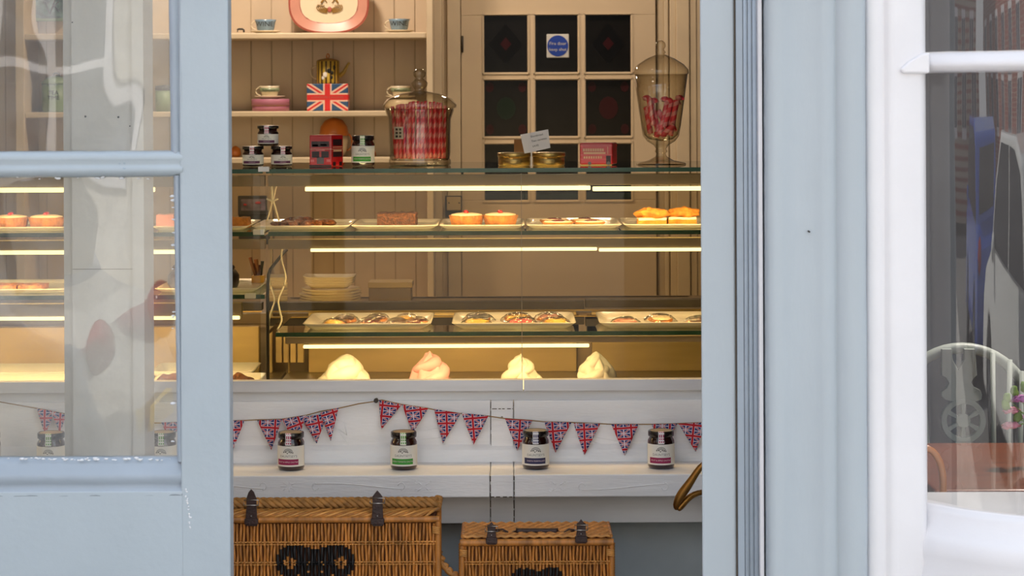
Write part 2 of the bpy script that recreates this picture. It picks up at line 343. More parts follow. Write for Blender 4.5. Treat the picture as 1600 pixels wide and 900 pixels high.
def thing(name, label, cat, loc, group=None, kind=None):
    o = bpy.data.objects.new(name, None); col.objects.link(o); o.location = loc; o.empty_display_size = 0.05
    return tag(o, label, cat, group, kind)
def copy_tree(o, parent=None):
    c = o.copy(); col.objects.link(c); c.parent = parent
    for k in [k for k in bpy.data.objects if k.parent == o]: copy_tree(k, c)
    return c
def bx(*a, **k): return MB().box(*a, **k)

# ================================================================== SETTING
def st(o, label=None, cat='setting'): return tag(o, label, cat, None, 'structure')
SX0, SX1, YB = -3.0, 3.2, 8.55
st(bx(SX0-.2, SX1+.2, 4.0, YB+.2, -0.2, 0).build('floor', 'floor_wood'), 'wooden shop floor, out of view behind the door', 'floor')
st(bx(SX0-.2, SX1+.2, 4.12, YB+.2, 2.75, 2.95).build('ceiling', 'ceiling_paint'), 'cream shop ceiling above the dresser', 'ceiling')
st(bx(SX0-.2, SX0, 4.12, YB+.2, 0, 2.75).build('wall_left', 'cream_wall'), 'cream left side wall of the shop', 'wall')
st(bx(SX1, SX1+.2, 4.12, YB+.2, 0, 2.75).build('wall_right', 'dark_wall'), 'dark right side wall of the tea room', 'wall')
m = MB().box(SX0-.2, XX(-220, 4.0)-.25, 4.0, 4.12, 0, .5).box(XX(-220, 4.0)-.25, XX(-220, 4.0), 4.0, 4.12, 0, 4.4).box(SX0-.2, -2.8, 4.0, 4.12, 0, 4.4).box(SX0-.2, XX(-220, 4.0), 4.0, 4.12, 2.6, 4.4).box(XX(-220, 4.0), SX1+.2, 4.0, 4.12, 2.6, 4.4).box(1.5, SX1+.2, 4.0, 4.12, 0, 2.4).box(XX(1205, 4.0), 1.5, 4.02, 4.12, 0, .3)
st(m.build('wall_front', 'blue_paint_right'), 'pale blue painted shopfront wall around the door', 'wall')
st(bx(-2.8, XX(-220, 4.0)-.25, 4.05, 4.056, .5, 2.6).build('added_light_window', 'pane_case'), 'unseen pane added left of the doors to let in daylight', 'window')  # unseen opening, added to bring daylight onto the counter front
# back wall: tongue and groove boards
m = MB().box(SX0, .95, YB, YB+.15, 0, 2.75)
bw = 32.0/F*YB; x = XX(362, YB)
while x < XX(690, YB):
    m.box(x+.0022, x+bw-.0022, YB-.004, YB, 0, 2.75, 1); x += bw
x = XX(362, YB)-bw
while x > SX0:
    m.box(x+.0022, x+bw-.0022, YB-.004, YB, 0, 2.75, 1); x -= bw
st(m.build('wall_back', ['groove', 'cream_wall']), 'cream tongue-and-groove back wall behind the dresser', 'wall')
st(bx(.79, .85, 4.5, YB, 0, 2.75).build('wall_partition', 'dark_wall'), 'dark partition between the shop and the tea room', 'wall')
st(bx(.85, SX1, 6.6, 6.7, 0, 2.75).build('wall_tearoom', 'dark_wall'), 'dark back wall of the tea room behind the wheelback chair', 'wall')
m = MB()
for k, (a, b_, yy) in enumerate(((676, 692, .06), (692, 700, .03), (700, 721, .05))):
    m.box(XX(a, YB-yy), XX(b_, YB-yy), YB-yy, YB, 0, 2.75)
st(m.build('trim_1', 'cream_trim', bevel=.004), 'cream moulded door lining left of the interior door', 'trim')
m = MB()
for a, b_, yy in ((1030, 1039, .02), (1039, 1046, .032), (1048, 1058, .036), (1058, 1079, .045), (1080, 1090, .036), (1090, 1110, .03)):
    m.box(XX(a, YB-yy), XX(b_, YB-yy), YB-yy, YB, 0, 2.75)
m.box(XX(1028, YB-.012), XX(1112, YB-.012), YB-.012, YB, 0, 2.75)
st(m.build('trim_2', 'cream_trim', bevel=.004), 'cream reeded door lining right of the interior door', 'trim')

# pavement, road, opposite side
st(bx(-14, 14, 2.2, 4.0, -0.15, 0).build('pavement', 'paving'), 'paved footway in front of the shop', 'pavement')
st(bx(-60, 30, -6.0, 2.2, -0.3, -0.12).build('road', 'asphalt'), 'street reflected in the shop windows', 'road')
st(bx(-60, 30, -8.5, -6.0, -0.3, 0).build('pavement_far', 'paving'), 'sunlit far footway across the street', 'pavement')

# interior glazed door
d3 = thing('door_3', 'cream interior door with square leaded panes and a fire notice', 'door', (XX(872, YB), YB-.06, 0), None, 'structure')
Yd3 = YB-.045
xl, xr = XX(722, Yd3), XX(1026, Yd3); cols = [(758, 825.5), (838, 904), (916.5, 987)]; rows = [(24.5, 113), (125.5, 213), (225.5, 313)]
m = MB(); xs_ = [xl]+[XX(c, Yd3) for p in cols for c in p]+[xr]
for i in range(0, 8, 2): m.box(xs_[i], xs_[i+1], Yd3, YB, ZZ(313, Yd3), ZZ(24, Yd3))
for (a, b_) in cols:
    for (r0, r1) in ((113, 125.5), (213, 225.5)): m.box(XX(a, Yd3), XX(b_, Yd3), Yd3, YB, ZZ(r1, Yd3), ZZ(r0, Yd3))
m.box(xl, xr, Yd3, YB, .02, ZZ(313, Yd3)); m.box(xl, xr, Yd3, YB, ZZ(24, Yd3), 2.05)
m.build('door_leaf', 'door_cream', d3, bevel=.002)
m = MB()
for (a, b_) in cols:
    for (r0, r1) in rows:
        for q in ((a-3, a-1.5, r0-3, r1+3), (b_+1.5, b_+3, r0-3, r1+3), (a-3, b_+3, r0-3, r0-1.5), (a-3, b_+3, r1+1.5, r1+3)):
            m.box(XX(q[0], Yd3), XX(q[1], Yd3), Yd3-.004, Yd3+.001, ZZ(q[3], Yd3), ZZ(q[2], Yd3))
m.build('beading', 'cream_trim', d3)
for ci, (a, b_) in enumerate(cols):
    for ri, (r0, r1) in enumerate(rows):
        yp = Yd3+.02; m = bx(XX(a-1, yp), XX(b_+1, yp), yp, yp+.006, ZZ(r1+1, yp), ZZ(r0-1, yp), 0)
        cx, cz = XX((a+b_)/2, yp), ZZ((r0+r1)/2, yp); W_ = 30/F*yp; yy = yp-.003
        if ri == 0 and ci != 1:
            m.prism([(cx-W_*.85, cz), (cx, cz-W_*1.05), (cx+W_*.85, cz), (cx, cz+W_*1.05)], yy, yp, 3); m.prism([(cx-W_*.3, cz), (cx, cz-W_*.35), (cx+W_*.3, cz), (cx, cz+W_*.35)], yy-.001, yp, 1)
        if ri == 1 and ci != 1:
            m.prism([(cx+W_*.5*math.cos(t*PI/6), cz+W_*.6*math.sin(t*PI/6)) for t in range(12)], yy, yp, 2 if ci == 0 else 1)
            for sx in (-1, 1):
                for sz in (-1, 1): m.prism([(cx+sx*W_*.85+W_*.22*math.cos(t*PI/4), cz+sz*W_*1.1+W_*.28*math.sin(t*PI/4)) for t in range(8)], yy, yp, 1)
        if ri == 2: m.box(XX(a, yp), XX(b_, yp), yy, yp, ZZ(r1-3, yp), ZZ(r1-10, yp), 2)
        m.build('pane', ['pane_dark', 'stain_red', 'stain_green', 'stain_black'], d3)
m = MB()
for py in (68, 265): m.tube([P(722.5, py-12, Yd3-.006), P(722.5, py+14, Yd3-.006)], .004)
m.build('hinge', 'dark_metal', d3)
# fire notice
ys = Yd3+.010; sg = thing('fire_door_notice', 'white square notice with a blue disc reading Fire door keep shut', 'sign', (XX(873, ys), ys, ZZ(90, ys)))
x0, x1, z0, z1 = XX(855.5, ys), XX(890.5, ys), ZZ(90.5, ys), ZZ(53.5, ys)
bx(x0, x1, ys, ys+.006, z0, z1).build('backing', 'sign_white', sg, bevel=.003)
cx, cz = (x0+x1)/2, (z0+z1)/2
MB().prism([(cx+.041*math.cos(t*PI/20), cz+.041*math.sin(t*PI/20)) for t in range(40)], ys-.0015, ys, 0).build('blue_disc', 'sign_blue', sg)
m = MB(); m.text('Fire door', .0175, lambda a, b: (cx+a, ys-.0022, cz+.009+b)); m.text('keep shut', .0175, lambda a, b: (cx+a, ys-.0022, cz-.014+b)); m.build('lettering', 'sign_white', sg)

# interior post behind the left door leaf
m = MB(); ya, yb = 4.45, 4.57
m.box(XX(113, ya), XX(225, ya), ya, yb, 0, 2.75).box(XX(100, ya+.02), XX(113, ya)+.002, ya+.02, yb, 0, 2.75, 0).box(XX(207, ya-.006), XX(225, ya-.006), ya-.006, ya, 0, 2.75)
m.box(XX(113, ya-.0008), XX(207, ya), ya-.0008, ya, ZZ(418, ya), ZZ(417.2, ya), 3)
for px, py, r in ((133.5, 182, .0022), (185, 183, .0022), (203, 197, .0014), (113, 35, .0014), (206, 36, .0012)):
    p = P(px, py, ya); m.prism([(p.x+r*math.cos(t*PI/5), p.z+r*math.sin(t*PI/5)) for t in range(10)], ya-.001, ya+.001, 2)
st(m.build('trim_3', ['post_paint', 'post_side', 'dark_line', 'joint_faint']), 'pale boxed post standing behind the left door glass', 'post')

# ------------------------------------------------------------------ left door leaf
Y0 = 4.0
d1 = thing('door_1', 'pale blue glazed left door leaf, closed, with two panes in view', 'door', (XX(150, Y0), Y0+.02, 0), None, 'structure')
xs0, xs1, xL = XX(283, Y0), XX(358, Y0), XX(-190, Y0)
z1a, z1b = ZZ(238, Y0, 150), ZZ(276, Y0, 150); zr = ZZ(722, Y0, 150)
bx(xs0-.002, xs1, Y0, Y0+.05, .02, 2.3).build('stile', 'blue_paint', d1, bevel=.004, seg=3)
bx(xL, xL+.1, Y0, Y0+.05, .02, 2.3).build('stile', 'blue_paint', d1, bevel=.004)
bx(xL+.1, xs0, Y0, Y0+.05, .02, ZZ(768, Y0, 150)).build('bottom_rail', 'blue_paint', d1, bevel=.002)
bx(xL+.1, xs0, Y0, Y0+.05, 2.2, 2.3).build('top_rail', 'blue_paint', d1)
def wob(p, a=.0007, s=40): return p+noise.noise_vector(p*s)*a
def hmould(prof, px0, px1, nm, mt, par, y0=Y0, N=60):   # prof list of (py, dy)
    m = MB(); b = 0; n = len(prof)
    for i in range(N+1):
        px = px0+(px1-px0)*i/N
        for (py, dy) in prof: q = P(px, py, y0+dy); q = wob(Vector((q.x, y0+dy, ZZ(py, y0, 150)))); m.v.append(tuple(q))
    for i in range(N):
        for k in range(n):
            k2 = (k+1) % n; m.face((i*n+k, (i+1)*n+k, (i+1)*n+k2, i*n+k2), 0, None, True)
    return m.build(nm, mt, par)
hmould([(236, .03), (238, .006), (243, 0), (250, -.001), (256, .004), (260, .001), (265, -.003), (270, .0), (275, .008), (278, .03), (257, .045)], -190, 285, 'glazing_bar', 'blue_paint', d1)
hmould([(716, .03), (719, .02), (728, .012), (736, .010), (741, .004), (752, .002), (757, .008), (762, .009), (768, .001), (775, .0), (775, .03), (740, .045)], -190, 285, 'bead', 'blue_bead', d1)
def vmould(prof, py0, py1, nm, mt, par, y0=Y0, N=60, drift=0.0):
    m = MB(); n = len(prof)
    for i in range(N+1):
        py = py0+(py1-py0)*i/N
        for (px, dy) in prof: q = wob(Vector((XX(px+drift*(i/N-.5), y0), y0+dy, ZZ(py, y0, 300)))); m.v.append(tuple(q))
    for i in range(N):
        for k in range(n):
            k2 = (k+1) % n; m.face((i*n+k, i*n+k2, (i+1)*n+k2, (i+1)*n+k), 0, None, True)
    return m.build(nm, mt, par)
vmould([(262, .03), (264, .014), (268, .006), (273, .002), (277, .007), (280, .008), (284, .0), (284, .03)], -160, 240, 'bead', 'blue_bead', d1, drift=4)
vmould([(270, .03), (272, .014), (275, .006), (279, .002), (281, .007), (283, .008), (286, .0), (286, .03)], 274, 722, 'bead', 'blue_bead', d1, drift=4)
# putty crumbs along pane edges
m = MB()
for i in range(70):
    t = random.random(); e = random.choice((0, 0, 0, 1, 2))
    p = P(t*270, 718+random.uniform(-2.5, 1), Y0+.012) if e == 0 else (P(t*262, 277+random.uniform(0, 3), Y0+.014) if e == 1 else P(271+random.uniform(-1.5, 1), 280+t*430, Y0+.014))
    r = random.uniform(.0008, .003); m.blob(p, r*1.8, r, r*.8, n=6, k=4, nz=.5, ns=300)
for i in range(16): p = P(290+i*.5+random.uniform(-2, 2), 766+i*4+random.uniform(-2, 2), Y0-.0005); m.blob(p, random.uniform(.0008, .0025), .0006, random.uniform(.0008, .003), n=6, k=4, nz=.5, ns=300)
m.build('old_putty', 'putty', d1)
yg = Y0+.026
for za, zb in ((z1a-.004, 2.21), (zr-.004, z1b+.004)):
    a_ = MB(); a_.v += [(xL+.09, yg, za), (xs0+.002, yg, za), (xs0+.002, yg, zb), (xL+.09, yg, zb)]; a_.face((0, 1, 2, 3)); a_.build('pane', 'pane_door', d1)

# ------------------------------------------------------------------ right door leaf, folded inwards, seen on its edge
d2 = thing('door_2', 'pale blue right door leaf standing open, seen on its edge, with brass handle', 'door', (XX(1120, 4.0), 4.0, 0), None, 'structure')
c0 = P(1095.5, 450, 4.0); c1 = P(1149, 450, 4.0); k = 4.82/4.0
m = MB(); m.prism([(c0.x, 4.0), (c1.x, 4.0), (c1.x*k*.999, 4.82), (c0.x*k+.006, 4.82)], .02, 2.3, 0, 'Z'); m.build('leaf', 'blue_paint_right', d2, bevel=.003)
# brass lever handle: rises from the leaf, bends down to a rounded nose and returns
Yh = 4.72
pts = [(1104, 722), (1094, 729), (1084, 745), (1076, 757), (1068, 768), (1060, 779), (1056, 789), (1058, 797)]
m = MB(); m.tube([P(a, b, Yh-.03+i*.004) for i, (a, b) in enumerate(pts)], [.006, .007, .008, .0095, .011, .010, .009, .006], n=12)
pts = [(1058, 797), (1063, 793), (1070, 784), (1079, 775), (1090, 770), (1106, 768)]
m.tube([P(a, b, Yh-.005+i*.002) for i, (a, b) in enumerate(pts)], [.006, .0075, .0075, .007, .0065, .006], n=12)
m.build('handle', 'brass', d2, sub=1)['label'] = 'worn brass lever handle'
# mouldings, white strip, gap
m = MB(); Yf = 3.985
for a, b_, r in ((1152, 1162, 0), (1163, 1169, 1), (1170, 1176, 1), (1177, 1184, 1)):
    ca = XX((a+b_)/2, Yf); rr = (XX(b_, Yf)-XX(a, Yf))/2
    if r: m.lathe([(rr, 0), (rr, 2.4)], (ca, Yf+.006, 0), 12, 0)
    m.box(XX(a, Yf), XX(b_, Yf), Yf+.004, Yf+.05, 0, 2.4, 0)
m.box(XX(1149.4, Yf), XX(1152, Yf), Yf+.012, Yf+.06, 0, 2.4, 1)
m.box(XX(1184.5, Yf), XX(1190, Yf), Yf-.018, Yf+.05, 0, 2.4, 2)
m.box(XX(1190.3, Yf), XX(1201, Yf), Yf+.01, Yf+.06, 0, 2.4, 3)
st(m.build('trim_4', ['blue_bead', 'crack', 'white_gloss', 'pink_grey']), 'narrow reeded door jamb with one white strip', 'trim')
# pilaster
m = MB(); Yp = 3.93; A = lambda q: XX(q, Yp)
prof = [(1198, .08), (1199, .012), (1203, .003), (1212, 0), (1226, .0), (1228, .002), (1280, .002), (1283, 0), (1303, 0), (1306, .0045), (1309, .0045), (1312, -.002), (1347, -.002), (1354, .004), (1356, .08)]
N = 90; n = len(prof)
for i in range(N+1):
    z = 2.5*i/N
    for j, (px, dy) in enumerate(prof): m.v.append(tuple(wob(Vector((A(px), Yp+dy, z)), .0009, 25)))
for i in range(N):
    for kk in range(n-1): m.face((i*n+kk, i*n+kk+1, (i+1)*n+kk+1, (i+1)*n+kk), 0, None, kk not in (0, n-2))
p = P(1263, 361, Yp); m.tube([p+Vector((0, .006, 0)), p+Vector((.001, -.008, -.001))], .0016, 8, 1)
st(m.build('trim_5', ['blue_paint_right', 'dark_metal', 'steel']), 'broad pale blue pilaster beside the bow window', 'pilaster')

# ------------------------------------------------------------------ bow window
w1 = thing('window_1', 'white painted bow window of old glass with a wheelback chair behind', 'window', (.8, 3.95, .3), None, 'structure')
def curve(s):   # returns point, tangent, outward normal along the bow
    ds = .005; x, y = .755, 4.0; t = 0; sg_ = 1 if s >= 0 else -1
    while abs(t) < abs(s)-1e-9:
        st_ = min(ds, abs(s)-abs(t)); a = math.radians(max(10, 57-140*max(0, t))); x += sg_*st_*math.cos(a); y -= sg_*st_*math.sin(a); t += sg_*st_
    a = math.radians(max(10, 57-140*max(0, t))); return Vector((x, y)), Vector((math.cos(a), -math.sin(a))), Vector((-math.sin(a), -math.cos(a)))
def sweep(prof, s0, s1, N, nm, mt, closed=True, w=.0006):   # prof (offset outwards, z)
    m = MB(); n = len(prof)
    for i in range(N+1):
        p, t, nn = curve(s0+(s1-s0)*i/N)
        for (o, z) in prof: m.v.append(tuple(wob(Vector((p.x+nn.x*o, p.y+nn.y*o, z)), w, 30)))
    for i in range(N):
        for k in range(n if closed else n-1):
            k2 = (k+1) % n; m.face((i*n+k, (i+1)*n+k, (i+1)*n+k2, i*n+k2), 0, None, True)
    if closed: m.face(list(range(n))); m.face([N*n+k for k in range(n)][::-1])
    return m.build(nm, mt, w1)
Zt, Zb = ZZ(81, 4.0, 1450), ZZ(111, 4.0, 1450); Zs = ZZ(786, 4.0, 1450)
zt2, zb2 = Zt-.004, Zb
sweep([(-.02, zt2+.004), (.004, zt2), (.008, (zt2+zb2)/2+.012), (.016, (zt2+zb2)/2+.004), (.02, (zt2+zb2)/2-.004), (.018, zb2+.006), (.006, zb2-.001), (-.02, zb2-.004)], -.02, .85, 90, 'glazing_bar', 'white_gloss')
sweep([(-.03, Zs), (.002, Zs), (.006, Zs-.012), (.012, Zs-.03), (.026, Zs-.05), (.032, Zs-.06), (.034, Zs-.085), (.030, Zs-.10), (.05, Zs-.16), (.05, .05), (-.03, .05)], -.08, .85, 90, 'bottom_rail', 'white_gloss')
sweep([(-.03, 2.2), (.03, 2.2), (.03, 2.4), (-.03, 2.4)], -.08, .85, 30, 'top_rail', 'white_gloss')
for sa, sb in ((-.11, .0), (.78, .85)):
    m = MB(); pr = []
    for o, ds in ((-.009, sa), (.010, sa), (.010, sa+.045), (.016, sa+.06), (.012, sa+.075), (.002, sb), (-.009, sb)):
        p, t, nn = curve(ds); pr.append((p.x+nn.x*o, p.y+nn.y*o))
    m.prism(pr, .05, 2.4, 0, 'Z'); m.build('jamb', 'white_gloss', w1, bevel=.003)
prof = [(1352.5, .13), (1354, .006), (1358, 0), (1376, 0), (1380, .004), (1384, .004), (1388, -.002), (1401, -.001), (1404, .0), (1438, .0), (1446, .006), (1449.5, .018), (1450, .13)]
m = MB(); n = len(prof); N = 80; Yw = 3.955
for i in range(N+1):
    for px, dy in prof: m.v.append(tuple(wob(Vector((XX(px, Yw), Yw+dy, 2.5*i/N)), .0008, 28)))
for i in range(N):
    for kk in range(n-1): m.face((i*n+kk, i*n+kk+1, (i+1)*n+kk+1, (i+1)*n+kk), 0, None, True)
m.build('jamb_lining', 'white_gloss', w1)
for za, zb in ((Zs-.005, Zb+.004), (Zt-.004, 2.22)):
    m = MB(); N = 80
    for i in range(N+1):
        p, t, nn = curve(-.01+.8*i/N); m.v += [(p.x-nn.x*.008, p.y-nn.y*.008, za), (p.x-nn.x*.008, p.y-nn.y*.008, zb)]
    for i in range(N): m.face((2*i, 2*i+2, 2*i+3, 2*i+1), 0, None, True)
    m.build('pane', 'pane_bow', w1)
MB().prism([(XX(a, 3.955), ZZ(b_, 3.955, a)) for a, b_ in ((1407, 108), (1420, 96), (1440, 84), (1453, 82), (1453, 115), (1412, 115))], 3.947, 3.97).build('glazing_bar', 'white_gloss', w1, bevel=.0045, seg=4)
m = MB(); pr = [(.74, 4.24)]
for i in range(20):
    p, t, nn = curve(-.06+.86*i/19); pr.append((p.x-nn.x*.02, p.y-nn.y*.02))
pr.append((1.5, 4.24))
m.prism(pr, .745, .775, 0, 'Z'); m.build('window_board', 'sill_white', w1, bevel=.003)

# ================================================================== FILL LAMPS (unseen, added under the ceiling to brighten the interior)
for lx, ly, e, c in ((-.9, 7.75, 8.5, (1, .79, .61)), (.3, 7.75, 5, (1, .79, .61)), (-.4, 4.9, .5, (1, .85, .68)), (1.7, 5.4, 34, (1, .9, .8))):
    t = thing('fill_lamp', 'added round fill lamp above the frame near x %.1f' % lx, 'lamp', (lx, ly, 2.6))
    t['label'] = {(-.9): 'added fill lamp above the left of the dresser', .3: 'added fill lamp in front of the interior door', (-.4): 'added fill lamp above the display counter', 1.7: 'added fill lamp above the tea room table'}[lx]
    MB().lathe([(.11, .15), (.11, .0), (.10, .0), (.10, .14)], (lx, ly, 2.6), 24).build('fill_shade', 'cream_trim', t)
    ld = bpy.data.lights.new('fill_light', 'AREA'); ld.shape = 'DISK'; ld.size = .18; ld.energy = e*1.6; ld.color = c
    lo = bpy.data.objects.new('fill_light', ld); col.objects.link(lo); lo.parent = t; lo.location = (0, 0, .01)

# ================================================================== COUNTER
ct = thing('shop_counter', 'long white painted wooden counter with a carved ledge under the display cases', 'counter', (-.6, 5.3, 0))
cs, ce = XX(765, 5.2), XX(801, 5.2); CX0, CX1 = -2.6, .785
Zc = lambda py, Y: ZZ(py, Y, 730)
def cpart(nm, mt, y0, y1, pa, pb, ya=None, gap=.0012, bev=.002, mid=.003):
    Y = ya or y0; za, zb = Zc(pb, Y), Zc(pa, Y)
    m = MB().box(CX0, cs-gap, y0, y1, za, zb).box(ce+gap, CX1, y0, y1, za, zb).box(cs, ce, y0-mid, y1, za, zb)
    return m.build(nm, mt, ct, bevel=bev)
Yr = 5.35; sx = XX(817, Yr)
bx(CX0, sx-.001, Yr, 5.381, Zc(611.5, Yr), Zc(594, Yr)).build('top_rail', 'rail_metal', ct, bevel=.001)
bx(sx+.001, CX1, Yr, 5.381, Zc(611.5, Yr), Zc(594, Yr)).build('top_rail', 'rail_metal', ct, bevel=.001)
bx(CX0, CX1, Yr+.012, 5.395, Zc(626, Yr), Zc(612, Yr)).build('under_rail', 'counter_grey', ct)
cpart('back_board', 'counter_white', Yr, 5.395, 626, 726)
bx(CX0, CX1, 5.40, 5.9, .1, .775).build('cabinet_body', 'counter_white', ct)
m = MB(); m.v = []
for x0, x1 in ((CX0, CX1),):
    zl = Zc(742, 5.15); cv = [(Yr-.02, zl), (Yr-.018, zl+.012), (Yr-.010, zl+.028), (Yr, zl+.04), (Yr+.01, zl+.04), (Yr+.01, zl)]
    m.prism(cv, x0, x1, 0, 'X')
m.build('cove', 'counter_white', ct)
cpart('ledge', 'counter_white', 5.15, 5.36, 742, 777.5, bev=.003)
cpart('apron', 'counter_grey', 5.22, 5.5, 770, 818)
m = MB().box(CX0, CX1, 5.30, 5.5, 0, Zc(812, 5.30)); m.build('base_panel', 'counter_base', ct)
# dark gaps / pencil knots beside the centre block
m = MB()
for a, b_, Y, pa, pb in ((764, 765.6, 5.149, 744, 777), (801, 802.2, 5.149, 744, 778), (764, 765.4, 5.219, 782, 817), (800.4, 802, 5.219, 782, 817), (765, 799, 5.146, 776, 777.5), (765.5, 766.3, 5.349, 628, 720), (800, 801, 5.349, 628, 720), (768, 800, 5.346, 638.5, 639.6)):
    q = 0
    while q < 1:
        q2 = min(1, q+random.uniform(.1, .4))
        if b_-a < 10: m.box(XX(a+random.uniform(-.3, .3), Y), XX(b_, Y), Y-.0012, Y+.002, Zc(pa+(pb-pa)*q2, Y), Zc(pa+(pb-pa)*q, Y))
        else: m.box(XX(a+(b_-a)*q, Y), XX(a+(b_-a)*q2, Y), Y-.0006, Y+.002, Zc(pb, Y), Zc(pa, Y))
        q = q2+random.uniform(.05, .15)
m.build('joint', 'crack', ct)
def spiral(cx, cy, r, a0, turns, sgn, Y, n=18):
    return [P(cx+sgn*r*(1-.45*t/n)*math.cos(a0+turns*2*PI*t/n), cy+r*(1-.45*t/n)*math.sin(a0+turns*2*PI*t/n), Y) for t in range(n+1)]
m = MB(); Yc = 5.1495; rr = .0011
def scroll(x0, x1, up):
    y0, y1 = (756, 764) if up else (765, 756)
    pth = []
    for i in range(25):
        t = i/24; pth.append(P(x0+(x1-x0)*t, y0+(y1-y0)*(3*t*t-2*t**3)+(-4 if up else 3)*math.sin(PI*t)*(.6 if up else .5), Yc))
    m.tube(pth, rr, 6); m.tube(spiral(x0+2, y0+5*(1 if up else -1)*1.0, 7, -PI/2 if up else PI/2, -.75 if up else .75, 1, Yc), rr, 6); m.tube(spiral(x1-2, y1+(-5 if up else 5), 7, PI/2 if up else -PI/2, -.75 if up else .75, 1, Yc), rr, 6)
scroll(492, 628, True); scroll(908, 1040, False); scroll(280, 412, True)
for cx in (452, 662, 872):
    for k in range(8 if cx == 452 else 4):
        a = k*PI/4 if cx == 452 else PI/4+k*PI/2
        m.tube([P(cx+r_*math.cos(a)*1.35, 760+r_*math.sin(a)*(1 if cx != 452 else .9), Yc) for r_ in (3, 6, 10)], [.0006, .0016 if cx != 452 else .001, .0006], 6)
        if cx != 452:
            m.tube([P(cx+13*math.cos(a)*1.2+2.5*math.cos(u*PI/4), 760+9*math.sin(a)+2.5*math.sin(u*PI/4), Yc) for u in range(8)], .0007, 5)
m.build('carved_ornament', 'counter_white', ct)
m = MB(); Yb_ = 5.3495
for pts in ([(520, 662), (545, 695), (562, 702), (600, 696), (640, 675), (690, 668)], [(562, 702), (600, 701), (650, 688), (700, 682)], [(528, 670), (542, 680), (538, 660), (524, 655)], [(920, 688), (960, 700), (1000, 696), (1040, 690)], [(925, 682), (975, 692), (1010, 688)], [(1030, 668), (1036, 660), (1044, 664), (1040, 672)]):
    q = [P(a, b_, Yb_) for a, b_ in pts]; m.tube(q, .0009, 6)
m.build('carved_ornament', 'counter_white', ct)

